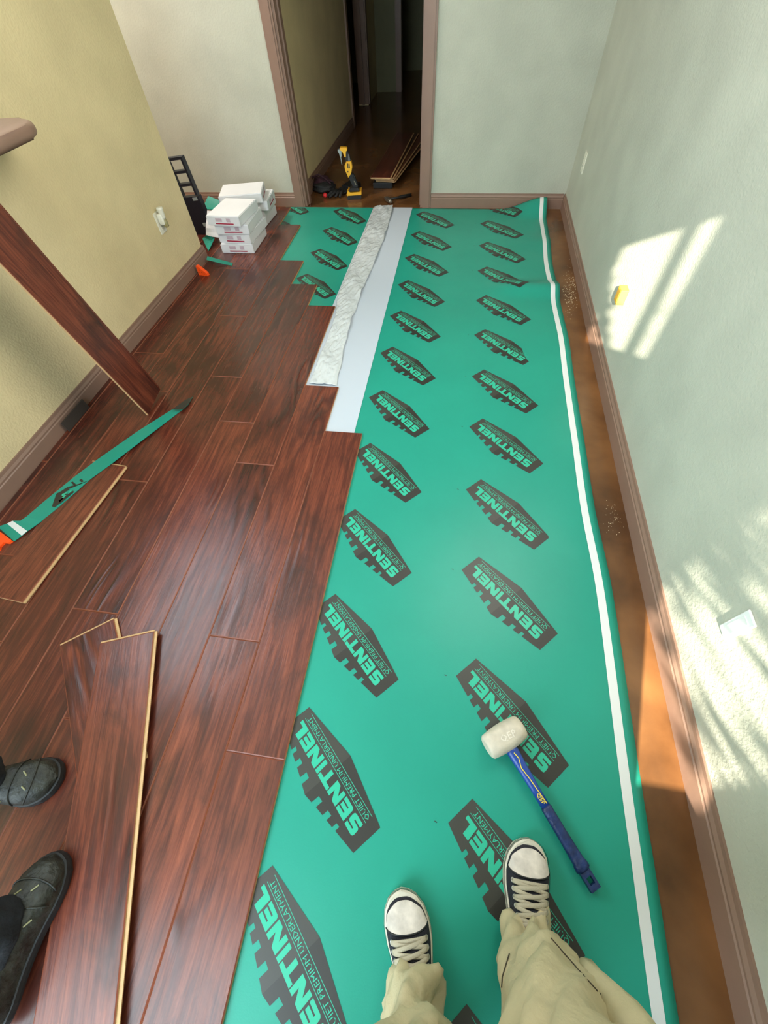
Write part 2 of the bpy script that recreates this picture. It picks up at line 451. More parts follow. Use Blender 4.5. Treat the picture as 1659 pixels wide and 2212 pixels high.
# door casing and jamb
def casing(bm, x0, x1, y, z1, M=None):
    # stepped profile
    w = x1 - x0; s = 1 if w > 0 else -1
    a, c = min(x0, x1), max(x0, x1)
    box(bm, a, c, y - .016, y, 0, z1)
    box(bm, a + .014, c - .014, y - .021, y - .016, 0, z1)
bm = bmesh.new()
casing(bm, DL - .085, DL - .003, BY, DH + .08); casing(bm, DR + .003, DR + .073, BY, DH + .08)
box(bm, DL - .085, DR + .073, BY - .019, BY, DH, DH + .08)
struct('trim_3', bm, M_TRIM)
bm = bmesh.new()
box(bm, DL - .003, DL + .016, BY - .004, BY + WT + .004, 0, DH); box(bm, DR - .016, DR + .003, BY - .004, BY + WT + .004, 0, DH)
box(bm, DL, DR, BY - .004, BY + WT + .004, DH - .018, DH)
box(bm, DL + .016, DL + .028, BY + .05, BY + .085, 0, DH - .018); box(bm, DR - .028, DR - .016, BY + .05, BY + .085, 0, DH - .018)
struct('door_1', bm, M_TRIM)
# hallway
HL, HR = -1.46, -0.33
bm = bmesh.new()
box(bm, HL - WT, HL, BY + WT, 6.62, 0, CZ); box(bm, HL - WT, HL, 7.62, HY, 0, CZ); box(bm, HL - WT, HL, 6.62, 7.62, DH, CZ)
struct('wall_hall_left', bm, M_KHAKI)
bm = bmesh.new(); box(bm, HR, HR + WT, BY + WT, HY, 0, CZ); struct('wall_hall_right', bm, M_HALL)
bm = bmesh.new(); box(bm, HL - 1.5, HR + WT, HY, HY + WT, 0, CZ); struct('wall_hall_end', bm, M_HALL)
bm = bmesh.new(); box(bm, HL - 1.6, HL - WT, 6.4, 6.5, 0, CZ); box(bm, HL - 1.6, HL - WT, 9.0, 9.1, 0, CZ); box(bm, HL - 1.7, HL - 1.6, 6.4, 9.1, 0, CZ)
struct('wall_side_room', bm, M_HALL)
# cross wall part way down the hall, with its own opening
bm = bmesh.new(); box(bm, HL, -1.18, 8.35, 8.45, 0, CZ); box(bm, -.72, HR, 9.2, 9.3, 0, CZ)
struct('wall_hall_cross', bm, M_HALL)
baseboard('baseboard_hall_left', (HL, BY + WT), (HL, 6.54), (1, 0), h=.108)
baseboard('baseboard_hall_cross', (-.72, 9.2), (HR, 9.2), (0, -1))
bm = bmesh.new()
box(bm, HL - .006, HL + .018, 6.535, 6.605, .012, DH + .07); box(bm, HL - .006, HL + .018, 7.635, 7.71, .012, DH + .07); box(bm, HL - .006, HL + .018, 6.535, 7.71, DH, DH + .07)
box(bm, HL - WT, HL + .006, 6.605, 6.625, .012, DH); box(bm, HL - WT, HL + .006, 7.615, 7.635, .012, DH); box(bm, HL - .075, HL - .045, 7.58, 7.62, .012, DH)
d3 = struct('door_3', bm, M_TRIM)
bm = bmesh.new(); box(bm, HL - .05, HL + .008, 6.60, 6.632, .83, .93); obj('strike_plate', bm, M_BLACK, d3)
# casing of the second opening further back
bm = bmesh.new(); box(bm, -1.18, -1.10, 8.33, 8.47, 0, CZ); box(bm, -.80, -.72, 9.18, 9.32, 0, CZ); struct('trim_4', bm, M_TRIM)

# ------------------------------------------------------------------ laid planks (pieces of the floor)
PA = R(-0.847)                       # the laid rows run a little off square
def uv(u, v):                        # plank frame -> room
    c, s = math.cos(PA), math.sin(PA); return (u * c + v * s, -u * s + v * c)
# note: u = x c - y s, v = x s + y c in the survey; inverse:
def uv(u, v):
    c, s = math.cos(PA), math.sin(PA); return (u * c + v * s, -u * s + v * c)
PW, PL, PT = .1855, 1.373, .012
Z0 = .003
plank_cache = {}
def plank_mesh(w, l, t=PT, tongue=False):
    key = (round(w, 4), round(l, 4), tongue)
    if key in plank_cache: return plank_cache[key]
    bm = bmesh.new()
    bv, bd = .0030, .0017
    x, y = w / 2, l / 2
    g = .0004
    x -= g; y -= g
    b = [bm.verts.new(p) for p in ((-x, -y, 0), (x, -y, 0), (x, y, 0), (-x, y, 0))]
    c = [bm.verts.new(p) for p in ((-x, -y, t - bd), (x, -y, t - bd), (x, y, t - bd), (-x, y, t - bd))]
    d = [bm.verts.new(p) for p in ((-x + bv, -y + bv, t), (x - bv, -y + bv, t), (x - bv, y - bv, t), (-x + bv, y - bv, t))]
    f = bm.faces.new(b[::-1]); f.material_index = 3
    for i in range(4):
        k = (i + 1) % 4
        f = bm.faces.new((b[i], b[k], c[k], c[i])); f.material_index = 2
        f = bm.faces.new((c[i], c[k], d[k], d[i])); f.material_index = 1
    bm.faces.new(d)
    if tongue:
        box(bm, x, x + .009, -y, y, t * .30, t * .62, mi=2)
        box(bm, -x, x, y, y + .007, t * .30, t * .62, mi=2)
    me = bpy.data.meshes.new('plank')
    bmesh.ops.recalc_face_normals(bm, faces=bm.faces[:])
    bm.to_mesh(me); bm.free()
    for mm in (M_WOOD, M_BEVEL, M_HDF, M_BACK): me.materials.append(mm)
    plank_cache[key] = me
    return me
def laid(u0, u1, v0, v1):
    x, y = uv((u0 + u1) / 2, (v0 + v1) / 2)
    o = bpy.data.objects.new('plank', plank_mesh(u1 - u0, v1 - v0)); COL.objects.link(o)
    o.parent = floor
    o.location = (x, y, Z0); o.rotation_euler = (0, 0, -PA if False else PA * -1)
    return o
VS = RY + .02
U0 = -.367
tops = [1.405, 1.738, 2.533, 2.802, 3.143, 3.765, 4.13, 4.128]
joint = [.034, .365, 1.159, 1.423, .397, 1.003, 1.62, 1.95]      # one joint of each row
for i in range(8):
    u1 = U0 - PW * i; u0 = u1 - PW
    cuts = [tops[i]]
    v = tops[i]
    js = []
    j = joint[i]
    while j < tops[i] - .2: js.append(j); j += PL
    j = joint[i] - PL
    while j > VS + .1: js.append(j); j -= PL
    ys = sorted([VS] + js + [tops[i]])
    for a, b_ in zip(ys, ys[1:]): laid(u0, u1, a, b_)
# rows against and past the left partition
u1 = U0 - PW * 8
for a, b_ in ((VS, -.3), (-.3, 1.073), (1.073, 2.446), (2.446, 3.08)): laid(-1.883, u1, a, b_)
laid(u1 - PW, u1, 3.1, 4.124)
for i in range(9, 14):
    laid(U0 - PW * (i + 1), U0 - PW * i, 3.13, 4.12)

# ------------------------------------------------------------------ green underlayment with printed badges
def zs(x, y):
    z = .003
    z += .034 * math.exp(-((y - 2.84) / .085) ** 2) * sstep(.12, .42, x)
    z += .012 * math.exp(-((y - 3.55) / .12) ** 2) * sstep(.3, .6, x)
    z += .010 * math.exp(-((y - 2.25) / .18) ** 2) * sstep(.35, .6, x)
    z += .085 * sstep(3.93, 4.14, y) * sstep(.28, .62, x)
    z += .004 * math.exp(-((y - .95) / .3) ** 2) * sstep(.4, .6, x)
    return z
def sheet(name, x0f, x1f, y0, y1, nx, ny, m, parent=None, off=0.0, zf=None, th=.0022):
    zf = zf or (lambda x, y: zs(x, y))
    bm = bmesh.new()
    g = []
    for j in range(ny + 1):
        y = y0 + (y1 - y0) * j / ny
        a, b_ = x0f(y), x1f(y)
        g.append([bm.verts.new((a + (b_ - a) * i / nx, y, zf(a + (b_ - a) * i / nx, y) + off)) for i in range(nx + 1)])
    for j in range(ny):
        for i in range(nx):
            bm.faces.new((g[j][i], g[j][i + 1], g[j + 1][i + 1], g[j + 1][i]))
    if th:
        r = bmesh.ops.extrude_face_region(bm, geom=bm.faces[:])
        for v in [e for e in r['geom'] if isinstance(e, bmesh.types.BMVert)]: v.co.z -= th
    return obj(name, bm, m, parent, smooth=False)
EDGE = [(-1.0, .646), (-.3, .648), (.0, .651), (.7, .662), (1.1, .648), (1.5, .652), (2.3, .655), (2.8, .645), (3.2, .636), (3.5, .642), (3.8, .645), (4.15, .640)]
def redge(y): return lerp_table(EDGE, y)
right_sheet = empty('underlayment_sheet', (0, 0, 0), 0, 'wide green underlayment sheet with black printed badges and a white stripe', 'underlayment')
o = sheet('film', lambda y: -.50, redge, RY + .03, 4.140, 50, 260, M_GREEN, right_sheet)
for p in o.data.polygons: p.use_smooth = True
sheet('stripe', lambda y: redge(y) - .057, lambda y: redge(y) - .029, RY + .05, 4.138, 2, 260, M_STRIPE, right_sheet, off=.0009, th=0)
left_sheet = empty('underlayment_sheet', (0, 0, 0), 0, 'narrow strip of green underlayment left of the white tape, partly under the planks', 'underlayment')
sheet('film', lambda y: -1.60, lambda y: -.505, 2.2, 4.143, 20, 40, M_GREEN, left_sheet, off=-.0002)

LOGO_OUT = [(190.5, 30.3), (0, 0), (-190.5, 30.3), (-190.5, 120.7), (-121.5, 134.2), (-121.5, 120.3), (-109.8, 121.8), (-109.8, 137.0),
            (-87, 141), (-87, 124.3), (-71, 126), (-71, 144), (-44.2, 149), (-44.2, 127.4), (-27.2, 129), (-27.2, 153.4), (0, 159.5)]
LOGO_OUT = LOGO_OUT + [(-x, y) for x, y in LOGO_OUT[-2:3:-1]] + [(190.5, 120.7)]
HL_L = [p for p in LOGO_OUT if p[0] <= 0.01]                     # left half and right half of the badge
def seg(x, y0, y1): return [(x, y0), (x, y1)]
LET = {
 'S': [(0, 0), (.80, 0), (.95, .06), (1, .2), (1, .5), (.95, .6), (.84, .64), (.36, .64), (.36, .74), (1, .74), (1, 1), (.2, 1), (.05, .94), (0, .8), (0, .5), (.05, .4), (.16, .36), (.64, .36), (.64, .26), (0, .26)],
 'E': [(0, .16), (.04, .05), (.14, 0), (1, 0), (1, .26), (.34, .26), (.34, .36), (.94, .36), (.94, .63), (.34, .63), (.34, .73), (1, .73), (1, 1), (0, 1)],
 'N': [(0, 0), (.28, 0), (.28, .52), (.62, 0), (1, 0), (1, 1), (.72, 1), (.72, .48), (.38, 1), (0, 1)],
 'T': [(0, .72), (0, 1), (1, 1), (1, .72), (.64, .72), (.64, 0), (.37, 0), (.37, .72)],
 'I': [(0, 0), (1, 0), (1, 1), (0, 1)],
 'L': [(0, 0), (1, 0), (1, .27), (.53, .27), (.53, 1), (0, 1)]}
WORD = [('S', -158.5, -121.5), ('E', -115, -77.5), ('N', -73.5, -30), ('T', -27.5, 20), ('I', 23, 35.5), ('N', 40.5, 86), ('E', 90.5, 128.5), ('L', 132.5, 169)]
def text_mesh(s, width, height, x0, y0, align='LEFT'):
    cu = bpy.data.curves.new('t', 'FONT'); cu.body = s; cu.resolution_u = 1
    to = bpy.data.objects.new('t', cu); COL.objects.link(to)
    bpy.context.view_layer.update()
    dg = bpy.context.evaluated_depsgraph_get()
    me = bpy.data.meshes.new_from_object(to.evaluated_get(dg))
    bpy.data.objects.remove(to)
    xs = [v.co.x for v in me.vertices]; ys = [v.co.y for v in me.vertices]
    sx = width / (max(xs) - min(xs)); sy = height / (max(ys) - min(ys))
    vs = [(x0 + (v.co.x - min(xs)) * sx, y0 + (v.co.y - min(ys)) * sy) for v in me.vertices]
    fs = [tuple(p.vertices) for p in me.polygons]
    bpy.data.meshes.remove(me)
    return vs, fs
TXT = text_mesh('QUIET PREMIUM UNDERLAYMENT', 320, 15.5, -156, 37.5)

# badge built once, flat, in its own frame (metres), then laid on a sheet
def badge_template():
    bm = bmesh.new()
    def poly(pts, z, mi):
        vs = [bm.verts.new((x / 1000, y / 1000, z)) for x, y in pts]
        f = bm.faces.new(vs); f.material_index = mi
        if f.normal.z < 0: f.normal_flip()
    poly([(190.5, 30.3), (0, 0), (0, 159.5)] + [(-x, y) for x, y in [(-27.2, 153.4), (-27.2, 129), (-44.2, 127.4), (-44.2, 149), (-71, 144), (-71, 126), (-87, 124.3), (-87, 141), (-109.8, 137), (-109.8, 121.8), (-121.5, 120.3), (-121.5, 134.2), (-190.5, 120.7)]], 0, 1)
    poly([(0, 0), (0, 159.5)] + [(-27.2, 153.4), (-27.2, 129), (-44.2, 127.4), (-44.2, 149), (-71, 144), (-71, 126), (-87, 124.3), (-87, 141), (-109.8, 137), (-109.8, 121.8), (-121.5, 120.3), (-121.5, 134.2), (-190.5, 120.7), (-190.5, 30.3)], 0, 0)
    for ch, a, b_ in WORD:
        poly([(a + (b_ - a) * x + 2.0 - 4 * y, 65 + 39.5 * y) for x, y in LET[ch]], .0003, 2)
    for y in (34.4, 56.7): poly([(-158, y - .7), (170, y - .7), (170, y + .7), (-158, y + .7)], .0003, 2)
    vs = [bm.verts.new((x / 1000, y / 1000, .0003)) for x, y in TXT[0]]
    for f in TXT[1]:
        try:
            ff = bm.faces.new([vs[i] for i in f]); ff.material_index = 2
        except ValueError: pass
    poly([(209, 146), (216, 149), (217, 147), (210, 144)], .0, 0)
    bm.normal_update()
    bmesh.ops.triangulate(bm, faces=bm.faces[:], ngon_method='EAR_CLIP')
    me = bpy.data.meshes.new('badge_print'); bm.to_mesh(me); bm.free()
    for mm in (M_BLACKINK, M_INK2, M_LETTER): me.materials.append(mm)
    return me
BADGE = badge_template()
BA = R(135.8)
def clip(bm, co, no):
    bmesh.ops.bisect_plane(bm, geom=bm.verts[:] + bm.edges[:] + bm.faces[:], plane_co=co, plane_no=no, clear_outer=True)
def badge(cxw, cyw, parent, sheetz, ymax=None, xmin=None, wavy=False):
    """cxw, cyw: the badge's lower right corner in the room"""
    c, s = math.cos(BA), math.sin(BA)
    ox = cxw - (c * -.1905 - s * .0303); oy = cyw - (s * -.1905 + c * .0303)
    Mx = Matrix.Translation((ox, oy, 0)) @ Matrix.Rotation(BA, 4, 'Z')
    if not wavy and ymax is None and xmin is None:
        o = bpy.data.objects.new('badge_print', BADGE); COL.objects.link(o); o.parent = parent
        o.matrix_world = Matrix.Translation((0, 0, .0037)) @ Mx
        return o
    bm = bmesh.new(); bm.from_mesh(BADGE)
    for v in bm.verts: v.co = Mx @ v.co
    if ymax: clip(bm, (0, ymax, 0), (0, 1, 0))
    if xmin: clip(bm, (xmin, 0, 0), (-1, 0, 0))
    if wavy:
        xs = [v.co.x for v in bm.verts]; ys = [v.co.y for v in bm.verts]
        y = math.ceil(min(ys) / .015) * .015
        while y < max(ys):
            bmesh.ops.bisect_plane(bm, geom=bm.verts[:] + bm.edges[:] + bm.faces[:], plane_co=(0, y, 0), plane_no=(0, 1, 0)); y += .015
        x = math.ceil(min(xs) / .03) * .03
        while x < max(xs):
            bmesh.ops.bisect_plane(bm, geom=bm.verts[:] + bm.edges[:] + bm.faces[:], plane_co=(x, 0, 0), plane_no=(1, 0, 0)); x += .03
        for v in bm.verts: v.co.z += zs(v.co.x, v.co.y) + .0012
    else:
        for v in bm.verts: v.co.z += .0037
    me = bpy.data.meshes.new('badge_print'); bm.to_mesh(me); bm.free()
    for mm in (M_BLACKINK, M_INK2, M_LETTER): me.materials.append(mm)
    o = bpy.data.objects.new('badge_print', me); COL.objects.link(o); o.parent = parent
    return o
for k in range(13):
    y = 4.03 - .3887 * k
    badge(.4575, y, right_sheet, zs, wavy=(2.2 < y < 4.1), ymax=4.135 if k == 0 else None)
for k in range(13):
    y = 3.809 - .3893 * k
    badge(-.0785 + .0017 * k, y, right_sheet, zs)
for k in range(5):
    y = 3.862 - .3915 * k
    badge(-.809, y, left_sheet, zs, ymax=4.13 if k == 0 else None)
badge(-1.352, 4.036, left_sheet, zs, ymax=4.13, xmin=-1.56)
badge(-1.352, 3.645, left_sheet, zs, xmin=-1.59)

# white tape over the seam, with its crumpled release film
tape = empty('seam_tape', (0, 0, 0), 0, 'broad white tape strip with crumpled release film running to the doorway', 'tape')
sheet('tape_strip', lambda y: -.80, lambda y: -.43 - .029 * (y - 1.4) / 2.7, 1.3, 4.146, 3, 30, M_WHITEFILM, tape, off=.0018, zf=lambda x, y: .0035, th=.0012)
def zc(x, y):
    n = noise.noise(Vector((x * 14 + y * 4, y * 5, 0))) * .007 + abs(noise.noise(Vector((x * 34 - y * 9, y * 13, 3)))) * .010 + abs(noise.noise(Vector((x * 60 + y * 20, y * 24 - x * 30, 9)))) * .004
    f = abs(math.sin(y * 7.3 + x * 9)) ** 6 * .006
    t = min((x + .80) / .03, (-.60 - x) / .02)
    return .0085 + (n + f + .004) * max(0, min(1, t)) + .012 * sstep(4.08, 4.16, y) * sstep(-.72, -.63, x)
o = sheet('release_film', lambda y: -.790 + .045 * sstep(2.7, 2.35, y) * (1 - 0), lambda y: -.625 - .012 * math.sin(y * 3.1) + .02 * sstep(2.2, 1.75, y) + .008 * noise.noise(Vector((0, y * 9, 4))), 1.745, 4.150, 40, 420, M_CRINKLE, tape, off=0, zf=zc, th=.0006)
for p in o.data.polygons: p.use_smooth = True

# ------------------------------------------------------------------ loose planks
def loose(name_label, w, l, mw, tongue=True, name='loose_plank'):
    e = empty(name, label=name_label, cat='plank', mw=mw)
    o = bpy.data.objects.new('board', plank_mesh(w, l, tongue=tongue)); COL.objects.link(o); o.parent = e
    return e
ZT = Z0 + PT
def flat_M(cx_, cy_, rz, z=ZT + .0005, tilt=0.0, roll=0.0):
    return Matrix.Translation((cx_, cy_, z)) @ Matrix.Rotation(rz, 4, 'Z') @ Matrix.Rotation(tilt, 4, 'X') @ Matrix.Rotation(roll, 4, 'Y')
# A: flat piece near the left wall
ang = math.atan2(-1.491 + 1.447, 1.051 - .37) * -1          # its right edge
pA = Vector(((-1.447 - 1.491) / 2, (1.051 + .37) / 2)); rzA = math.atan2(.681, .044) - math.pi / 2
nx = Vector((math.cos(rzA), math.sin(rzA)))
cA = pA - nx * .0965
loose('loose plank lying flat under the cut end of the green strip by the left wall', .185, .685, flat_M(cA.x, cA.y, rzA))
# B: short angled piece under the long one
dB = Vector((.64, -.77)).normalized(); wB = Vector((.77, .64)).normalized()
cB = Vector((-1.254, .241)) + wB * .0925 + dB * .255
rzB = math.atan2(-dB.y, -dB.x) - math.pi / 2
loose('short loose plank crossing under the longest loose one near the black boots', .185, .51, flat_M(cB.x, cB.y, rzB))
# C: the long plank on top
eT0, eT1, eB = at_z(217, 1383, .034), at_z(335, 1364, .034), at_z(246, 2212, .045)
dC = (Vector((eT1.x, eT1.y)) - Vector((eB.x, eB.y))).normalized()
nC = Vector((dC.y, -dC.x))
rzC = math.atan2(dC.y, dC.x) - math.pi / 2
cC = Vector((eT1.x, eT1.y)) - nC * .0925 - dC * .62
loose('long loose plank with a bright cut edge lying across the laid floor beside the boots', .185, 1.24, flat_M(cC.x, cC.y, rzC, z=.0292, tilt=R(-.12)))
# leaning pair
P0, P1 = Vector((-1.522, 1.386, ZT)), Vector((-1.535, 1.597, ZT))
dL = Vector((-.119, -.108, .987)).normalized()
wL = (P1 - P0); wL = (wL - dL * wL.dot(dL)).normalized()
nL = wL.cross(dL).normalized()
def lean_M(org):
    # board: local x = width, y = length, z = face
    Mx = Matrix((( -wL.x, dL.x, nL.x * 1), (-wL.y, dL.y, nL.y), (-wL.z, dL.z, nL.z))).to_4x4()
    if Mx.to_3x3().determinant() < 0:
        Mx = Matrix(((wL.x, dL.x, nL.x), (wL.y, dL.y, nL.y), (wL.z, dL.z, nL.z))).to_4x4()
    return Matrix.Translation(org) @ Mx
mid = (P0 + P1) / 2
loose('front plank of the leaning pair, standing on end against the ledge of the left wall', .1855, PL, lean_M(mid + dL * (PL / 2 + .016) + nL * .0), tongue=False)
loose('rear plank of the leaning pair, standing behind the front one at the left wall', .1855, PL, lean_M(mid + dL * (PL / 2 + .016) - nL * .0135 + wL * .018), tongue=False)

# small dark offcut leaning on the baseboard
c0 = Vector((-1.884, 1.34, ZT))
bm = bmesh.new(); box(bm, 0, .007, -.092, .092, 0, .054, bevel=.001)
o = tag(obj('offcut', bm, mat('dark_offcut', (58, 50, 44), .55, bump=.1, bscale=120)), 'small dark offcut standing on edge against the left baseboard', 'offcut')
o.matrix_world = Matrix.Translation(c0) @ Matrix.Rotation(R(-6), 4, 'Y')

# ------------------------------------------------------------------ green cut strip with a stripe, twisted at its far end
STRIP = [  # pairs of edge points and their height
    ((416, 857), (411, 866), .020), ((400, 864), (407, 873), .020), ((371, 885), (395, 884), .017), ((301, 929), (316, 944), .026), ((211, 992), (240, 1002), .0315),
    ((163, 1028), (196, 1034), .0315), ((99, 1080), (130, 1092), .030), ((57, 1116), (90, 1125), .028), ((44, 1125), (75, 1136), .024), ((27, 1125), (59, 1147), .022), ((15, 1131), (47, 1157), .021), ((-5, 1138), (30, 1169), .020)]
def strip_mesh(bm, a, b_, mi=0, off=.0, th=.002):
    va = [bm.verts.new(at_z(p[0], p[1], z + off)) for (p, q, z) in STRIP[a:b_]]
    vb = [bm.verts.new(at_z(q[0], q[1], z + off)) for (p, q, z) in STRIP[a:b_]]
    for i in range(len(va) - 1):
        bm.faces.new((va[i], va[i + 1], vb[i + 1], vb[i])).material_index = mi
    if th:
        r = bmesh.ops.extrude_face_region(bm, geom=bm.faces[:])
        for v in [e for e in r['geom'] if isinstance(e, bmesh.types.BMVert)]: v.co.z -= th
st = empty('underlayment_offcut', at_z(200, 1000, ZT), 0, 'long narrow green cut strip with a white stripe, lying diagonally over the planks', 'underlayment')
def child(o, e):
    o.parent = e; o.matrix_parent_inverse = e.matrix_world.inverted() if False else Matrix.Translation(-e.location); return o
bm = bmesh.new(); strip_mesh(bm, 0, len(STRIP)); child(obj('film', bm, M_GREEN), st)
bm = bmesh.new(); strip_mesh(bm, 9, 11, off=.0008, th=0); child(obj('stripe', bm, M_STRIPE), st)
bm = bmesh.new()
zt = .0315
inkpts = [[(121, 1068), (146, 1052), (150, 1058), (130, 1068), (127, 1081), (140, 1072), (143, 1076), (118, 1096), (112, 1094)]]
for pl in inkpts:
    bm.faces.new([bm.verts.new(at_z(x, y, zt)) for x, y in pl])
for pl in ([(371, 885), (400, 864), (416, 857), (411, 866), (407, 873), (395, 884)], [(113, 1094), (122, 1066), (133, 1061), (146, 1066), (130, 1084)], [(146, 1052), (150, 1056), (192, 1037), (188, 1040)], [(160, 1049), (165, 1047), (157, 1040), (153, 1042)], [(176, 1042), (181, 1040), (176, 1034), (171, 1037)],
           [(127, 1081), (140, 1072), (158, 1060), (160, 1063), (143, 1077), (130, 1088)]):
    bm.faces.new([bm.verts.new(at_z(x, y, zt + .0002)) for x, y in pl])
split_loose(child(obj('badge_print', bm, M_BLACKINK), st))
bm = bmesh.new()
for pl in ([(134, 1067), (145, 1063), (144, 1066), (139, 1068), (143, 1070), (138, 1075), (133, 1075), (139, 1071), (133, 1071)], [(150, 1061), (155, 1058), (154, 1062), (149, 1066)]):
    bm.faces.new([bm.verts.new(at_z(x, y, zt + .0006)) for x, y in pl])
child(obj('badge_letters', bm, M_LETTER), st)
# orange tool end at the lower left of the strip
pts = [(-30, 1150), (4, 1151), (29, 1170), (22, 1175), (12, 1174), (4, 1182), (2, 1189), (-30, 1200)]
w_ = [at_z(x, y, .016) for x, y in pts]
bm = bmesh.new(); prism(bm, [(p.x, p.y) for p in w_], ZT, ZT + .010)
tag(obj('spacer', bm, M_ORANGE), 'bright orange plastic spacer poking from under the end of the green strip', 'spacer')
# orange wedge spacer by the left baseboard
e = empty('spacer', (-1.872, 2.875, ZT), R(-10), 'small orange plastic wedge spacer standing against the left baseboard', 'spacer')
bm = bmesh.new()
prism(bm, [(0, 0), (.075, 0), (.072, .018), (.012, .062), (0, .062)], -.012, .012, M=Matrix.Rotation(R(90), 4, 'X'))
obj('wedge', bm, M_ORANGE, e)
bm = bmesh.new()
for x, z in ((.018, .02), (.034, .02), (.018, .036), (.05, .012)):
    box(bm, x - .003, x + .003, -.0126, -.012, z - .003, z + .003)
split_loose(obj('hole', bm, mat('dark_orange_recess', (150, 34, 8), .6), e))

# ------------------------------------------------------------------ white paper cartons
def carton(w, d, h):
    bm = bmesh.new()
    vs = box(bm, -w / 2, w / 2, -d / 2, d / 2, 0, h)
    es = bm.edges[:]
    bmesh.ops.bevel(bm, geom=es, offset=.004, segments=2, affect='EDGES')
    bmesh.ops.subdivide_edges(bm, edges=bm.edges[:], cuts=2, use_grid_fill=True)
    for v in bm.verts:
        n = noise.noise(v.co * 17) * .0025
        if 0.004 < v.co.z < h - .004: v.co.x += n; v.co.y += n * .7
    root = empty('carton')
    obj('body', bm, M_WHITEPAPER, root)
    # folded triangular end flaps on the two short ends
    bm = bmesh.new()
    for s in (-1, 1):
        y = s * (d / 2 + .0015)
        for sx in (-1, 1):
            pts = [(sx * w / 2, .003), (sx * (w / 2 - .045), h * .5), (sx * w / 2, h - .003)]
            bm.faces.new([bm.verts.new((x, y, z)) for x, z in pts])
    split_loose(obj('end_flap', bm, M_WHITEPAPER, root))
    bm = bmesh.new()
    box(bm, -.065, .075, -d / 2 - .0028, -d / 2 - .0008, h * .20, h * .31)
    obj('red_band', bm, M_RED, root)
    bm = bmesh.new()
    box(bm, -.06, -.01, -d / 2 - .0022, -d / 2 - .0008, h * .45, h * .78); box(bm, .025, .055, -d / 2 - .0022, -d / 2 - .0008, h * .42, h * .8)
    split_loose(obj('grey_print', bm, M_GREYPRINT, root))
    return root
proto = carton(.255, .33, .064)
H1 = .0645
front = [(-1.700, 3.375, R(1.5), 'bottom carton of the nearer white stack, on the planks'),
         (-1.690, 3.385, R(-3), 'second carton from the bottom of the nearer white stack'),
         (-1.695, 3.372, R(2), 'third carton from the bottom of the nearer white stack'),
         (-1.712, 3.345, R(-3.5), 'top carton of the nearer white stack, overhanging to the left')]
back = [(-1.755, 3.80, R(-2), 'bottom carton of the rear white stack beside the back baseboard'),
        (-1.745, 3.83, R(3), 'second carton from the bottom of the rear white stack'),
        (-1.735, 3.76, R(96), 'third carton of the rear white stack, turned crosswise'),
        (-1.765, 3.70, R(104), 'topmost white carton, on the rear stack against the back wall')]
first = True
for lst, grp in ((front, 'white cartons stacked in the corner'), (back, 'white cartons stacked in the corner')):
    for k, (x, y, rz, lab) in enumerate(lst):
        c = proto if first else copy_tree(proto)
        first = False
        c.location = (x, y, ZT + .0005 + H1 * k); c.rotation_euler = (0, 0, rz)
        tag(c, lab, 'box', grp)
# white paper hanging off the left side of the stack, green scraps
bm = bmesh.new()
g = [(-1.835, 3.30, .19), (-1.93, 3.36, .235), (-1.945, 3.40, .09), (-1.84, 3.33, .055)]
P = [at_y(447, 455, 3.45), at_y(477, 456, 3.42), at_y(474, 514, 3.36), at_y(444, 509, 3.38)]
vs = [bm.verts.new(p) for p in P]
bm.faces.new(vs)
bmesh.ops.subdivide_edges(bm, edges=bm.edges[:], cuts=5, use_grid_fill=True)
for v in bm.verts: v.co.y += noise.noise(v.co * 14) * .012
r = bmesh.ops.extrude_face_region(bm, geom=bm.faces[:])
for v in [e for e in r['geom'] if isinstance(e, bmesh.types.BMVert)]: v.co.y += .001
o = tag(obj('wrapping_paper', bm, M_WHITEPAPER), 'loose sheet of white wrapping paper hanging from the left side of the carton stack', 'paper')
def scrap(pts, label, thick=.002, m=M_GREEN, sub=3, amp=.008):
    bm = bmesh.new()
    bm.faces.new([bm.verts.new(p) for p in pts])
    if len(pts) == 4: bmesh.ops.subdivide_edges(bm, edges=bm.edges[:], cuts=sub, use_grid_fill=True)
    for v in bm.verts: v.co.z = max(ZT + .003, v.co.z + noise.noise(v.co * 12) * amp)
    r = bmesh.ops.extrude_face_region(bm, geom=bm.faces[:])
    for v in [e for e in r['geom'] if isinstance(e, bmesh.types.BMVert)]: v.co += Vector((0, .0005, -thick))
    return tag(obj('underlayment_scrap', bm, m, smooth=False), label, 'underlayment')
scrap([at_y(436, 453, 4.04), at_y(450, 424, 4.12), at_y(482, 436, 4.10), at_y(478, 458, 4.02)], 'green underlayment scrap folded behind the left side of the white cartons')
scrap([at_z(437, 515, .03), at_z(446, 508, .09), at_z(464, 514, .05), at_z(450, 542, .018)], 'dark green scrap below the hanging white paper at the wall end', amp=.004)
scrap([at_z(446, 561, .05), at_z(448, 553, .06), at_z(503, 568, .018), at_z(501, 574, .017)], 'pointed green scrap lying on the planks at the foot of the left wall end', amp=.002)

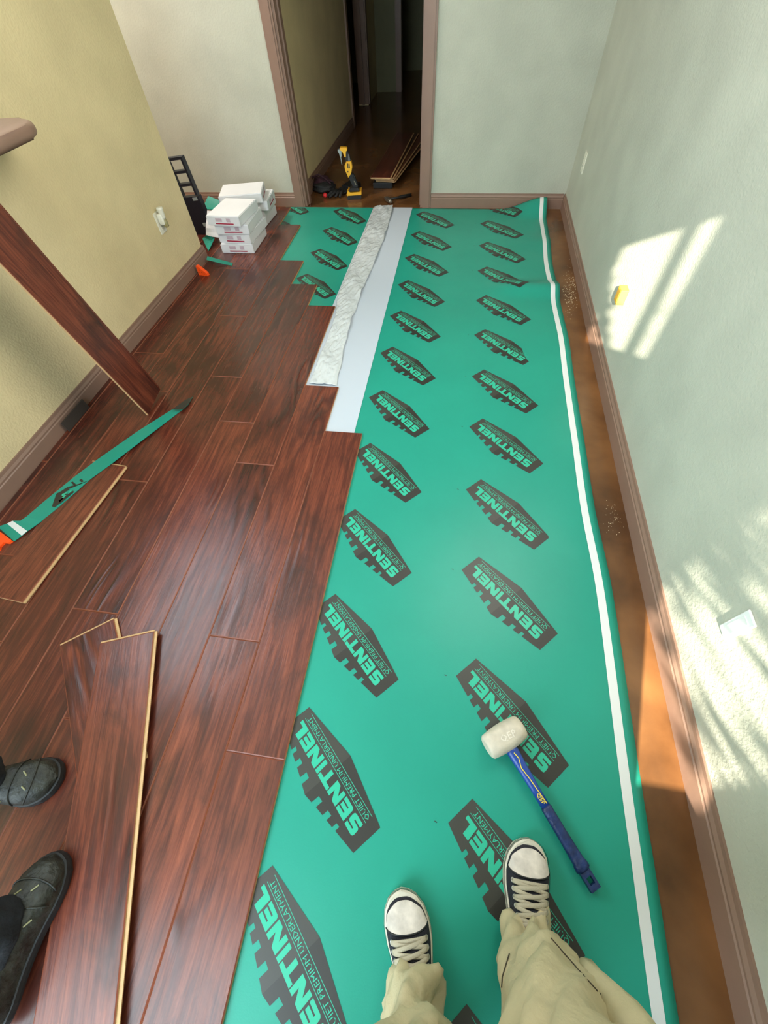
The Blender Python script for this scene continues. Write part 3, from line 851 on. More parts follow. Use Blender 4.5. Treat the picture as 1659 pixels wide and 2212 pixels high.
# ------------------------------------------------------------------ navy carton strip with window cutouts, leaning behind the wall end
e = empty('display_carton', (-2.10, 3.52, ZT), 0, 'tall narrow navy carton with square cutouts standing behind the left wall end', 'carton')
M_ROT = Matrix.Rotation(R(-5), 4, 'Y')
bm = bmesh.new()
box(bm, -.075, .075, 0, .05, 0, .26, M=M_ROT)
obj('body', bm, M_CARD_DARK, e)
bm = bmesh.new()
for k in range(3):
    z = .265 + k * .078
    box(bm, -.07, .07, .0, .045, z + .062, z + .078, M=M_ROT); box(bm, .055, .07, 0, .045, z, z + .062, M=M_ROT); box(bm, -.07, -.055, 0, .045, z, z + .062, M=M_ROT)
split_loose(obj('ladder_bar', bm, M_CARD_DARK, e))
bm = bmesh.new(); box(bm, .02, .06, -.002, -.0005, .235, .255, M=M_ROT); box(bm, .015, .055, -.002, -.0005, .06, .085, M=M_ROT)
split_loose(obj('pale_label', bm, mat('pale_label', (150, 160, 165), .5), e))

# ------------------------------------------------------------------ outlets and plug-ins
def outlet(label, mw, double=True):
    e = empty('outlet', label=label, cat='outlet', mw=mw)            # local: x along wall, z up, y out of wall
    bm = bmesh.new(); box(bm, -.036, .036, 0, .006, -.058, .058, bevel=.002); obj('cover_plate', bm, M_OUTLET, e)
    for z in (-.02, .02):
        bm = bmesh.new(); box(bm, -.016, .016, .006, .0085, z - .014, z + .014, bevel=.001); s = obj('socket', bm, M_OUTLET, e)
    bm = bmesh.new()
    for z in (-.02, .02):
        for x in (-.006, .006): box(bm, x - .001, x + .001, .0086, .0092, z - .004, z + .005)
    split_loose(obj('slot', bm, M_BLACK, e))
    return e
def on_left(y, z): return Matrix.Translation((LX, y, z)) @ Matrix(((0, 1, 0), (-1, 0, 0), (0, 0, 1))).to_4x4()
def on_right(y, z): return Matrix.Translation((RX, y, z)) @ Matrix(((0, -1, 0), (1, 0, 0), (0, 0, 1))).to_4x4()
outlet('cream wall outlet low on the yellow left wall, behind the plug-in', on_left(2.735, .395))
outlet('white wall outlet low on the right wall near the back corner', on_right(3.80, .40))
# plug-in air freshener
e = empty('plug_in_freshener', label='cream plug-in air freshener with a round top in the left wall outlet', cat='plug-in', mw=on_left(2.735, .415) @ Matrix.Translation((0, .009, 0)))
bm = bmesh.new(); box(bm, -.022, .022, 0, .035, -.03, .03, bevel=.008); obj('housing', bm, M_OUTLET, e, smooth=True)
bm = bmesh.new(); lathe(bm, [(.012, 0), (.016, .01), (.017, .04), (.0195, .052), (.0195, .06), (.012, .062)], 18, Matrix.Translation((0, .03, .0)))
obj('cap', bm, M_OUTLET, e, smooth=True)
bm = bmesh.new(); lathe(bm, [(.010, -.045), (.016, -.04), (.016, -.01), (.010, -.004)], 16, Matrix.Translation((0, .03, .0)))
obj('bottle', bm, mat('amber_clear', (190, 180, 130), .1, trans=.5), e, smooth=True)
# yellow box on the right wall
e = empty('plug_in_box', label='small yellow box-shaped plug on the right wall inside the large sun patch', cat='plug-in', mw=on_right(2.085, .365))
bm = bmesh.new(); box(bm, -.027, .027, 0, .035, -.034, .034, bevel=.002); obj('housing', bm, mat('pale_yellow_plastic', (182, 150, 62), .5), e)
bm = bmesh.new(); box(bm, -.02, .02, .035, .037, -.026, .026); obj('front_panel', bm, mat('yellow_plastic_panel', (168, 128, 40), .5), e)
e = empty('wall_plate', label='narrow white wall plate in the dappled sunlight low on the right wall', cat='wall plate', mw=on_right(.475, .372))
bm = bmesh.new(); box(bm, -.022, .022, 0, .007, -.058, .058, bevel=.003); obj('cover_plate', bm, mat('bright_white_plastic', (240, 240, 236), .3), e, smooth=False)
bm = bmesh.new(); box(bm, -.012, .012, .007, .0085, -.04, .04, bevel=.0005); obj('front_panel', bm, mat('white_panel', (234, 234, 230), .4), e)

# ------------------------------------------------------------------ rubber mallet
mh = at_z(1089, 1592, .04); me_ = at_z(1270, 1898, .012)
dm = Vector((me_.x - mh.x, me_.y - mh.y, 0)); rzm = math.atan2(dm.y, dm.x)
mal = empty('rubber_mallet', (mh.x, mh.y, Z0 + .001), rzm, 'white-headed rubber mallet with a blue and yellow handle on the green sheet', 'mallet')
# local x = along the handle away from the head, y = along the head
M_HEAD = mat('dirty_white_rubber', (206, 194, 176), .6, bump=.15, bscale=60, var=.16, vscale=40)
M_BLUE = mat('blue_handle_fibreglass', (32, 70, 158), .3, var=.15, vscale=30)
M_GRIP = mat('worn_navy_grip', (24, 46, 96), .4, bump=.3, bscale=90, var=.4, vscale=60)
M_YPRINT = mat('yellow_print', (248, 216, 60), .45)
hr = .038
bm = bmesh.new()
prof = [(.020, -.062), (.028, -.061), (.033, -.056), (.0365, -.03), (.038, 0), (.0365, .03), (.033, .056), (.028, .061), (.020, .062)]
lathe(bm, prof, 32, Matrix.Translation((0, 0, hr)) @ Matrix.Rotation(R(90), 4, 'X'))
for v in bm.verts:                        # the head's flattened upper side
    if v.co.z > hr + .031: v.co.z = hr + .031 + (v.co.z - hr - .031) * .35
obj('head', bm, M_HEAD, mal, smooth=True)
bm = bmesh.new()
LEN = dm.length
ts = [(.030, .016, .017), (.042, .0175, .018), (.08, .015, .016), (.14, .0125, .014), (.19, .0125, .0135)]
def hrings(T):
    out = []
    for x, ry, rz_ in T:
        zc_ = .034 - .018 * (x / LEN)
        out.append([Vector((x, ry * math.copysign(abs(math.cos(a)) ** .7, math.cos(a)), zc_ + rz_ * .8 * math.copysign(abs(math.sin(a)) ** .7, math.sin(a)))) for a in [2 * math.pi * k / 20 for k in range(20)]])
    return out
loft(bm, hrings(ts)); obj('shaft', bm, M_BLUE, mal, smooth=True)
bm = bmesh.new()
ts2 = [(.186, .0128, .0135), (.192, .015, .0155), (.20, .0145, .0155), (.25, .0145, .0155), (.29, .0155, .0155), (LEN - .04, .0165, .016), (LEN - .033, .019, .0175), (LEN - .022, .0195, .0175), (LEN - .018, .014, .014)]
loft(bm, hrings(ts2)); obj('grip', bm, M_GRIP, mal, smooth=True)
bm = bmesh.new()
zc_ = .016
box(bm, LEN - .02, LEN + .022, -.014, -.007, zc_ - .008, zc_ + .008); box(bm, LEN - .02, LEN + .022, .007, .014, zc_ - .008, zc_ + .008)
box(bm, LEN + .010, LEN + .022, -.007, .007, zc_ - .008, zc_ + .008); box(bm, LEN - .02, LEN - .006, -.007, .007, zc_ - .008, zc_ + .008)
obj('hanging_loop', bm, M_GRIP, mal)
# yellow stripe and lettering on the shaft (flat print)
bm = bmesh.new()
def strip_line(pts, w, zoff=.0006):
    for (x0, y0), (x1, y1) in zip(pts, pts[1:]):
        d = Vector((x1 - x0, y1 - y0)).normalized(); n = Vector((-d.y, d.x)) * w / 2
        def Z(x, y):
            t = [q for q in ts]
            zt_ = .034 - .018 * (x / LEN)
            rz_ = lerp_table([(a, c) for a, b_, c in ts], x); ry = lerp_table([(a, b_) for a, b_, c in ts], x)
            u = min(.98, abs(y) / ry); return zt_ + rz_ * .8 * (1 - u ** (2 / .7)) ** (.35) + zoff
        q = [(x0 + n.x, y0 + n.y), (x1 + n.x, y1 + n.y), (x1 - n.x, y1 - n.y), (x0 - n.x, y0 - n.y)]
        k = 8
        for i in range(k):
            a, b_ = i / k, (i + 1) / k
            def pt(s, t):
                x = (1 - t) * ((1 - s) * q[0][0] + s * q[1][0]) + t * ((1 - s) * q[3][0] + s * q[2][0])
                y = (1 - t) * ((1 - s) * q[0][1] + s * q[1][1]) + t * ((1 - s) * q[3][1] + s * q[2][1])
                return Vector((x, y, Z(x, y)))
            bm.faces.new([bm.verts.new(p) for p in (pt(a, 0), pt(b_, 0), pt(b_, 1), pt(a, 1))])
strip_line([(.045, -.002), (.062, .002), (.085, -.006), (.115, -.001), (.170, .004), (.182, .005)], .0022)
obj('yellow_stripe', bm, M_YPRINT, mal)
def flat_text(s, w, h, parent, name, m, M4, bold=0.0):
    vs, fs = text_mesh(s, w, h, -w / 2, -h / 2)
    bm = bmesh.new()
    v = [bm.verts.new(M4 @ Vector((x, y, 0))) for x, y in vs]
    for f in fs:
        try: bm.faces.new([v[i] for i in f])
        except ValueError: pass
    r = bmesh.ops.extrude_face_region(bm, geom=bm.faces[:])
    off = (M4.to_3x3() @ Vector((0, 0, .0006)))
    for q in [e for e in r['geom'] if isinstance(e, bmesh.types.BMVert)]: q.co += off
    return obj(name, bm, m, parent)
flat_text('QEP', .027, .011, mal, 'lettering', M_YPRINT, Matrix.Translation((.166, -.004, .0388)) @ Matrix.Rotation(R(3), 4, 'Y'))
flat_text('QEP', .050, .021, mal, 'lettering', mat('worn_white_emboss', (226, 216, 202), .6), Matrix.Translation((.004, .004, hr + .0335)) @ Matrix.Rotation(R(84), 4, 'Z'))

# ------------------------------------------------------------------ hallway objects
# stack of planks
def hall_plank(px, rz, z, lab, cx0, cy0, tongue=True):
    return loose(lab, .20, 1.15, Matrix.Translation((cx0, cy0, z)) @ Matrix.Rotation(rz, 4, 'Z'), tongue=tongue, name='spare_plank')
# a dark block under the near end of the stack
e0 = at_z(800, 386, .09); e1 = at_z(843, 386, .09)
ne = (Vector((e0.x, e0.y)) + Vector((e1.x, e1.y))) / 2
far0 = at_z(862, 281, .09); far1 = at_z(897, 281, .09)
fe = (Vector((far0.x, far0.y)) + Vector((far1.x, far1.y))) / 2
dd = (fe - ne); LN = min(dd.length, 1.37); dd.normalize(); rzs = math.atan2(dd.y, dd.x) - math.pi / 2
for k, (dx, dr, lab) in enumerate([(.10, -.10, 'lowest spare plank of the hallway stack, splayed to the right'), (.075, -.075, 'second spare plank from the bottom of the hallway stack'),
                                   (.03, -.02, 'third spare plank from the bottom of the hallway stack'), (.0, 0, 'topmost dark spare plank of the hallway stack')]):
    c = ne + dd * (LN / 2 + (.035 if dx else 0) + .2 * dx) + Vector((dx, 0))
    o = loose(lab, (e1 - e0).length * .99, LN, Matrix.Translation((c.x, c.y, (.046 + .0135 * k))) @ Matrix.Rotation(rzs + dr, 4, 'Z'), name='spare_plank')
bm = bmesh.new(); box(bm, ne.x - .08, ne.x + .10, ne.y + .05, ne.y + .30, 0, .0455, bevel=.004)
tag(obj('support_block', bm, M_BLACK), 'black block under the near end of the spare planks in the hallway', 'block')

# oscillating multi-tool, standing on its battery
tb = at_z(765, 430, 0); ht = at_y(752, 315, tb.y + .03).z
tool = empty('multi_tool', (tb.x, tb.y + .04, 0), R(8), 'yellow and black cordless oscillating tool standing on its battery in the doorway', 'power tool')
s_ = ht / .36
def TX(x, z): return (x * s_, z * s_)
def slab(name, poly, y0, y1, m, bevel=.003, parent=tool):
    bm = bmesh.new()
    prism(bm, [TX(*p) for p in poly], -y1, -y0, M=Matrix.Rotation(R(90), 4, 'X'))
    if bevel: bmesh.ops.bevel(bm, geom=bm.edges[:], offset=bevel, segments=2, affect='EDGES')
    return obj(name, bm, m, parent)
# battery: black lower pack and yellow upper shell
slab('battery', [(-.062, 0), (.058, 0), (.062, .012), (.060, .030), (-.060, .030), (-.066, .012)], -.055, .055, M_BLACKP)
slab('battery_shell', [(-.068, .026), (.064, .030), (.066, .062), (.052, .050), (-.030, .046), (-.046, .056), (-.052, .070), (-.056, .054), (-.068, .044)], -.052, .052, M_YELLOW)
slab('base_collar', [(-.045, .052), (.048, .052), (.040, .078), (-.010, .082), (-.038, .072)], -.035, .035, M_BLACKP)
slab('handle', [(-.006, .076), (.040, .078), (.010, .168), (-.004, .182), (-.040, .166), (-.038, .150)], -.022, .022, M_BLACKP, .008)
slab('side_accent', [(.004, .128), (.012, .126), (.024, .098), (.016, .100)], -.0235, .0235, mat('grey_accent', (150, 142, 116), .5), 0)
slab('housing', [(-.044, .148), (-.046, .172), (-.060, .192), (-.066, .226), (-.060, .246), (-.050, .244), (-.048, .262), (-.004, .262), (.001, .216), (-.010, .204), (-.012, .180)], -.026, .026, M_YELLOW, .004)
bm = bmesh.new()
for x, z in ((-.036, .236), (-.024, .234)):
    a, c = TX(x, z); box(bm, a - .004 * s_, a + .004 * s_, -.0275, -.026, c - .018 * s_, c + .014 * s_)
a, c = TX(-.040, .194); box(bm, a - .005, a + .005, -.0275, -.026, c - .005, c + .005)
split_loose(obj('vent_slot', bm, M_BLACKP, tool))
slab('neck', [(-.046, .256), (-.008, .258), (-.018, .318), (-.030, .330), (-.052, .322), (-.058, .296)], -.022, .022, M_BLACKP, .006)
slab('work_light_guard', [(-.030, .264), (-.010, .264), (-.016, .306), (-.026, .312)], -.0245, .0245, mat('smoky_grey', (96, 94, 92), .3), .002)
slab('head_cap', [(-.058, .290), (-.044, .290), (-.044, .330), (-.030, .334), (-.030, .348), (-.090, .352), (-.092, .338), (-.066, .326)], -.025, .025, M_YELLOW, .003)
slab('blade_clamp', [(-.100, .296), (-.082, .292), (-.080, .344), (-.098, .344)], -.014, .014, M_STEEL, .003)
slab('blade', [(-.112, .330), (-.106, .345), (-.090, .310), (-.086, .236), (-.090, .234), (-.096, .300)], -.003, .003, M_STEEL, 0)

# dark gloves and a maroon bag, a red ball, a small black hammer
M_CLOTH_BLACK = mat('black_fabric', (34, 32, 31), .7, bump=.5, bscale=60, var=.4, vscale=25)
M_MAROON = mat('maroon_fabric', (56, 22, 34), .75, bump=.5, bscale=45, var=.4, vscale=20)
def crumple(bm, cx0, cy0, rx, ry, rz_, seed, n=14):
    rings = []
    for i in range(n):
        f = math.pi * (i + .5) / n
        z = math.cos(f); rr = math.sin(f)
        ring = []
        for k in range(20):
            a = 2 * math.pi * k / 20
            q = Vector((math.cos(a) * rr, math.sin(a) * rr, z))
            w_ = 1 + .38 * noise.noise(q * 1.7 + Vector((seed, 0, 0))) + .16 * noise.noise(q * 4.5 + Vector((0, seed, 0)))
            ring.append(Vector((cx0 + q.x * rx * w_, cy0 + q.y * ry * w_, max(.001, rz_ * .55 + q.z * rz_ * w_ * .6))))
        rings.append(ring)
    loft(bm, rings)
bag = at_z(700, 412, 0)
e = empty('tool_bag', (bag.x, bag.y, 0), 0, 'crumpled maroon and black cloth bag on the hallway floor at the left jamb', 'bag')
bm = bmesh.new(); crumple(bm, 0, .0, .115, .085, .06, 3.1); obj('body', bm, M_CLOTH_BLACK, e, smooth=True)
bm = bmesh.new(); crumple(bm, -.01, .04, .10, .055, .085, 8.3); obj('fold', bm, M_MAROON, e, smooth=True)
bm = bmesh.new(); tube(bm, [(-.10, .0, .10), (-.04, .03, .115), (.03, .01, .085), (.08, -.03, .06)], .008, 8); obj('strap', bm, M_MAROON, e, smooth=True)
g0 = at_z(735, 420, 0)
e = empty('glove_pair', (g0.x, g0.y, 0), R(-20), 'black work gloves lying next to the red ball in the doorway', 'gloves')
bm = bmesh.new(); crumple(bm, 0, .04, .05, .09, .03, 1.7); obj('palm', bm, M_CLOTH_BLACK, e, smooth=True)
for k, (x, l, a) in enumerate(((-.035, .11, -.35), (-.012, .13, -.18), (.012, .10, 0), (.034, .09, .2))):
    bm = bmesh.new(); tube(bm, [(x, .0, .03), (x + a * .4 * l, -l * .5, .03), (x + a * l, -l, .012)], [.014, .013, .009], 8); obj('finger', bm, M_CLOTH_BLACK, e, smooth=True)
bm = bmesh.new(); box(bm, -.02, .11, .07, .20, .002, .05, bevel=.006); obj('cuff', bm, mat('black_cuff', (16, 18, 19), .6), e)
bb = at_z(703, 427, 0)
bm = bmesh.new(); bmesh.ops.create_uvsphere(bm, u_segments=24, v_segments=14, radius=.019)
for v in bm.verts: v.co += Vector((bb.x, bb.y, .0195))
tag(obj('ball', bm, mat('red_rubber', (226, 48, 52), .4), smooth=True), 'small bright red ball on the hallway floor beside the gloves', 'ball')
h0, h1 = at_z(838, 431, .02), at_z(888, 419, .02)
rzh = math.atan2(h1.y - h0.y, h1.x - h0.x); lh = math.hypot(h1.x - h0.x, h1.y - h0.y)
e = empty('hammer', (h0.x, h0.y, 0), rzh, 'small steel hammer with a black handle on the hallway floor', 'hammer')
bm = bmesh.new(); tube(bm, [(.01, 0, .02), (.09, 0, .018), (lh * .6, 0, .016), (lh, 0, .014)], [.009, .008, .013, .012], 10); obj('handle', bm, M_BLACK, e, smooth=True)
bm = bmesh.new(); box(bm, -.014, .014, -.035, .035, .006, .034, bevel=.003); lathe(bm, [(.006, 0), (.015, .002), (.016, .022), (.010, .03)], 14, Matrix.Translation((0, -.03, .02)) @ Matrix.Rotation(R(90), 4, 'X'))
tube(bm, [(0, .03, .022), (0, .055, .02), (0, .078, .010)], [.011, .009, .003], 8)
obj('head', bm, M_STEEL, e, smooth=False)

# ------------------------------------------------------------------ shoes
def shoe_funcs(Lg, Wd, hts):
    """local: y from heel (0) to toe (Lg); returns half width, top height, surface"""
    WID = [(0, .0), (.015, .34), (.06, .62), (.15, .74), (.32, .70), (.5, .78), (.68, .97), (.78, 1.0), (.88, .88), (.95, .62), (.985, .34), (1.0, .0)]
    def hw(t): 
        for (a, fa), (b_, fb) in zip(WID, WID[1:]):
            if t <= b_: return (fa + (fb - fa) * (t - a) / (b_ - a)) * Wd / 2
        return 0
    def xo(t): return .008 * math.sin(math.pi * max(0, min(1, t))) - .004 * t
    def top(t): return lerp_table(hts, t)
    return hw, xo, top
def make_shoe(parent, side, Lg, Wd, hts, sole_h, m_sole, m_upper, m_cap=None, lace=None, m_line=None, name='sneaker', off=Vector((0, 0, 0)), rz=0.0, style='canvas'):
    hw, xo, top = shoe_funcs(Lg, Wd, hts)
    root = bpy.data.objects.new(name, None); COL.objects.link(root); root.empty_display_size = .05
    root.parent = parent; root.location = off; root.rotation_euler = (0, 0, rz)
    T = [0, .015, .05, .1, .18, .28, .38, .48, .56, .62, .68, .74, .79, .84, .885, .92, .95, .972, .988, 1.0]
    def outline(sc, inset=0.0, n=None):
        L_, R_ = [], []
        for t in T:
            w_ = max(0, hw(t) * sc - inset)
            yy = inset + t * (Lg - 2 * inset)
            L_.append((xo(t) * side - w_, yy)); R_.append((xo(t) * side + w_, yy))
        return R_ + L_[-2:0:-1]
    bm = bmesh.new()
    lo = outline(1.0); rings = []
    for z, ins in ((0, .003), (.003, 0), (sole_h * .55, -.001), (sole_h, .001), (sole_h + .002, .004)):
        def up(t, z=z): return z + (.010 * sstep(.80, 1.0, t) * (z / sole_h) if style == 'canvas' else 0)
        pts = outline(1.0, ins)
        rings.append([Vector((x, y, up(y / Lg))) for x, y in pts])
    loft(bm, rings)
    obj('sole', bm, m_sole, root, smooth=False)
    if m_line is not None:
        bm = bmesh.new()
        rings = []
        for z in (sole_h * .80, sole_h * .98):
            pts = outline(1.0, -.0016)
            rings.append([Vector((x, y, z + .010 * sstep(.80, 1.0, y / Lg) * (z / sole_h))) for x, y in pts])
        loft(bm, rings, cap=False)
        obj('sole_line', bm, m_line, root)
    def surf(t, u, o=0.0):
        """u in -1..1 across"""
        w_ = max(0.0005, hw(min(t, .999)) - .004 + o); h_ = top(t) - sole_h + o
        a = math.pi / 2 * (1 - u)        # pi..0
        z = sole_h - .002 + h_ * max(0, math.sin(a)) ** .62
        x = xo(t) * side + w_ * math.copysign(abs(math.cos(a)) ** .85, math.cos(a))
        yy = .004 + t * (Lg - .008)
        return Vector((x, yy + (o if t > .97 else 0), z))
    bm = bmesh.new()
    rows = []
    tt = [.01 + .985 * k / 30 for k in range(31)]
    for t in tt: rows.append([surf(t, -1 + 2 * k / 16) for k in range(17)])
    loft(bm, rows, closed=False)
    obj('upper', bm, m_upper, root, smooth=True)
    if m_cap is not None:
        bm = bmesh.new(); rows = []
        for i in range(9):
            s = i / 8
            row = []
            for k in range(21):
                u = -.74 + 1.48 * k / 20
                t0 = .800 - .050 * (1 - (u / .74) ** 2)
                t1 = .945 - .075 * (abs(u) / .74) ** 2.4
                row.append(surf(t0 + (t1 - t0) * s, u * (1 - .12 * s), .0035))
            rows.append(row)
        loft(bm, rows, closed=False)
        obj('toe_cap', bm, m_cap, root, smooth=True)
        bm = bmesh.new()
        edge = [surf(.800 - .050 * (1 - ((-.74 + 1.48 * k / 20) / .74) ** 2) - .004, (-.74 + 1.48 * k / 20), .003) for k in range(21)]
        tube(bm, edge, .0018, 6); obj('toe_cap_seam', bm, m_line or m_upper, root, smooth=True)
    if lace is not None:
        m_lace, m_eye = lace
        # tongue gap: a paler tongue down the centre
        bm = bmesh.new(); rows = []
        for i in range(10):
            t = .715 - .36 * i / 9
            rows.append([surf(t, -.22 + .44 * k / 6, .0025) for k in range(7)])
        loft(bm, rows, closed=False); obj('tongue', bm, m_upper, root, smooth=True)
        rws = [.715, .665, .615, .565, .51, .455]
        for sgn in (-1, 1):
            for t in rws:
                c = surf(t, sgn * .50, .004)
                nrm = (surf(t, sgn * .50, .02) - surf(t, sgn * .50, 0)).normalized()
                q = nrm.to_track_quat('Z', 'Y').to_matrix().to_4x4()
                bm = bmesh.new()
                Mq = Matrix.Translation(c) @ q
                n = 12
                rr = []
                for k in range(n):
                    a = 2 * math.pi * k / n
                    ctr = Vector((math.cos(a) * .0042, math.sin(a) * .0042, 0)); d = ctr.normalized()
                    rr.append([Mq @ (ctr + d * (math.cos(b_) * .0014) + Vector((0, 0, math.sin(b_) * .0014))) for b_ in [2 * math.pi * j / 6 for j in range(6)]])
                rr.append(rr[0])
                loft(bm, rr, cap=False)
                obj('eyelet', bm, m_eye, root, smooth=True)
        for i in range(len(rws)):
            def lc(t0, u0, t1, u1, lift):
                pts = []
                for k in range(9):
                    s = k / 8
                    pts.append(surf(t0 + (t1 - t0) * s, u0 + (u1 - u0) * s, .0055 + lift * math.sin(math.pi * s)))
                bm = bmesh.new(); tube(bm, pts, .0046, 8, flat=.3); obj('lace', bm, m_lace, root, smooth=True)
            if i == 0: lc(rws[0], -.50, rws[0], .50, .002)
            else:
                lc(rws[i - 1], -.50, rws[i], .50, .003); lc(rws[i - 1], .50, rws[i], -.50, .006)
    return root, surf

M_SOLE = mat('scuffed_white_rubber', (208, 200, 182), .55, bump=.1, bscale=90, var=.18, vscale=35)
M_TOE = mat('dirty_toe_rubber', (206, 196, 186), .45, bump=.08, bscale=60, var=.28, vscale=38)
M_CANVAS = mat('black_canvas', (34, 33, 42), .85, bump=.35, bscale=420, var=.15, vscale=20)
M_LACE = mat('off_white_lace', (178, 168, 146), .8, bump=.3, bscale=500)
M_EYE = mat('eyelet_metal', (205, 200, 190), .3, metal=.7)
M_KHAKI_CLOTH = mat('khaki_twill', (186, 173, 138), .9, bump=.45, bscale=40, var=.12, vscale=9)
M_KHAKI_DARK = mat('khaki_inside_seam', (66, 58, 46), .9)

person = empty('person', (.2, -.4, 0), 0, 'person in khaki trousers and black canvas sneakers standing on the green sheet, seen from above', 'person')
def pc(o): o.matrix_parent_inverse = Matrix.Translation(-person.location); return o
SH = [(0, .075), (.1, .085), (.3, .095), (.5, .088), (.62, .076), (.72, .064), (.82, .054), (.9, .047), (.96, .040), (1, .030)]
# left foot in the picture, then right foot
toeL, heelL = Vector((.014, -.193)), Vector((.094, -.482))
toeR, heelR = Vector((.324, -.043)), Vector((.326, -.343))
for side, toe, heel in ((1, toeL, heelL), (-1, toeR, heelR)):
    d = (toe - heel); rz = math.atan2(d.y, d.x) - math.pi / 2
    r_, sf = make_shoe(person, side, d.length, .112, SH, .026, M_SOLE, M_CANVAS, M_TOE, (M_LACE, M_EYE), M_BLACK,
                       off=Vector((heel.x, heel.y, Z0 + .001)) - person.location, rz=rz)

def leg_rings(path, seed, n=36, amp=.010):
    rings = []
    m_ = len(path)
    pts = [Vector(p[0]) for p in path]
    # resample
    K = 60
    for i in range(K + 1):
        f = i / K * (m_ - 1); a = int(min(f, m_ - 2)); s = f - a; s2 = s * s * (3 - 2 * s)
        c = pts[a].lerp(pts[a + 1], s); rx = path[a][1] + (path[a + 1][1] - path[a][1]) * s2; ry = path[a][2] + (path[a + 1][2] - path[a][2]) * s2
        ring = []
        for k in range(n):
            an = 2 * math.pi * k / n
            fold = noise.noise(Vector((math.cos(an) * 1.3 + seed, math.sin(an) * 1.3, c.z * 16 + math.cos(an + seed) * 1.2))) * amp * 1.7
            fold += noise.noise(Vector((math.cos(an) * 3 + seed, math.sin(an) * 3, c.z * 30))) * amp * .7
            fold *= (1.3 - .6 * min(1, c.z / .5))
            ring.append(Vector((c.x + math.cos(an) * (rx + fold), c.y + math.sin(an) * (ry + fold), c.z + .25 * fold)))
        rings.append(ring)
    return rings
bm = bmesh.new()
# hem rests on the laces, then the leg rises to the hips behind the camera
LLEG = [((.064, -.405, .045), .066, .095), ((.064, -.395, .075), .062, .088), ((.062, -.395, .11), .060, .078), ((.058, -.405, .17), .068, .076), ((.055, -.42, .25), .078, .08), ((.06, -.43, .45), .085, .085), ((.09, -.45, .70), .10, .10), ((.13, -.47, .92), .125, .12)]
RLEG = [((.318, -.262, .045), .064, .095), ((.315, -.255, .075), .062, .088), ((.312, -.258, .11), .064, .080), ((.312, -.275, .17), .085, .084), ((.318, -.30, .25), .098, .09), ((.315, -.335, .42), .112, .10), ((.29, -.41, .70), .115, .11), ((.27, -.47, .92), .13, .125)]
loft(bm, leg_rings(LLEG, 1.3, amp=.017), cap=False)
loft(bm, leg_rings(RLEG, 5.9, amp=.018), cap=False)
# hips join both legs
rings = []
for z, rx, ry, y in ((.86, .19, .12, -.47), (.90, .215, .135, -.47), (.98, .21, .13, -.475), (1.03, .19, .12, -.48)):
    rings.append([Vector((.20 + rx * math.cos(2 * math.pi * k / 36), y + ry * math.sin(2 * math.pi * k / 36), z)) for k in range(36)])
loft(bm, rings)
from mathutils.bvhtree import BVHTree
leg_bvh = BVHTree.FromBMesh(bm)
def on_cloth(px, py, lift=.0015):
    d = ray(px, py).normalized()
    hit = leg_bvh.ray_cast(Vector((0, 0, CH)), d)
    return (hit[0] - d * lift) if hit[0] is not None else None
pc(obj('trousers', bm, M_KHAKI_CLOTH, person, smooth=True))
# shirt body behind the camera
bm = bmesh.new(); rings = []
for z, rx, ry, y in ((.99, .20, .125, -.475), (1.10, .19, .12, -.50), (1.26, .21, .12, -.54), (1.30, .12, .08, -.54)):
    rings.append([Vector((.20 + rx * math.cos(2 * math.pi * k / 28), y + ry * math.sin(2 * math.pi * k / 28), z)) for k in range(28)])
loft(bm, rings)
pc(obj('shirt', bm, mat('grey_shirt', (70, 72, 76), .9), person, smooth=True))
# cargo pocket on the right trouser leg with its dark open seam
bm = bmesh.new(); rings = []
for i in range(9):
    s = i / 8
    c = Vector((.392 + .050 * s, -.262 - .050 * s, .20 + .24 * s)); w_ = .022 + .034 * math.sin(math.pi * min(1, s * .9 + .1))
    rings.append([c + Vector((math.cos(a) * w_ * .8, math.sin(a) * .055 * (1 + .1 * math.sin(3 * a + i)), math.sin(a) * .012)) for a in [2 * math.pi * k / 16 for k in range(16)]])
loft(bm, rings); pc(obj('cargo_pocket', bm, M_KHAKI_CLOTH, person, smooth=True))
def seam(pts, r, name, m):
    P_ = []
    for (x0, y0), (x1, y1) in zip(pts, pts[1:]):
        for k in range(6):
            q = on_cloth(x0 + (x1 - x0) * k / 6, y0 + (y1 - y0) * k / 6)
            if q is not None: P_.append(q)
    if len(P_) > 3:
        bm = bmesh.new(); tube(bm, P_, r, 6); pc(obj(name, bm, m, person, smooth=True))
seam([(1190, 2026), (1235, 2078), (1290, 2140), (1330, 2180), (1400, 2212)], .0012, 'side_seam', M_KHAKI_DARK)
seam([(1100, 2060), (1085, 2110), (1080, 2180)], .0012, 'inner_seam', M_KHAKI_DARK)

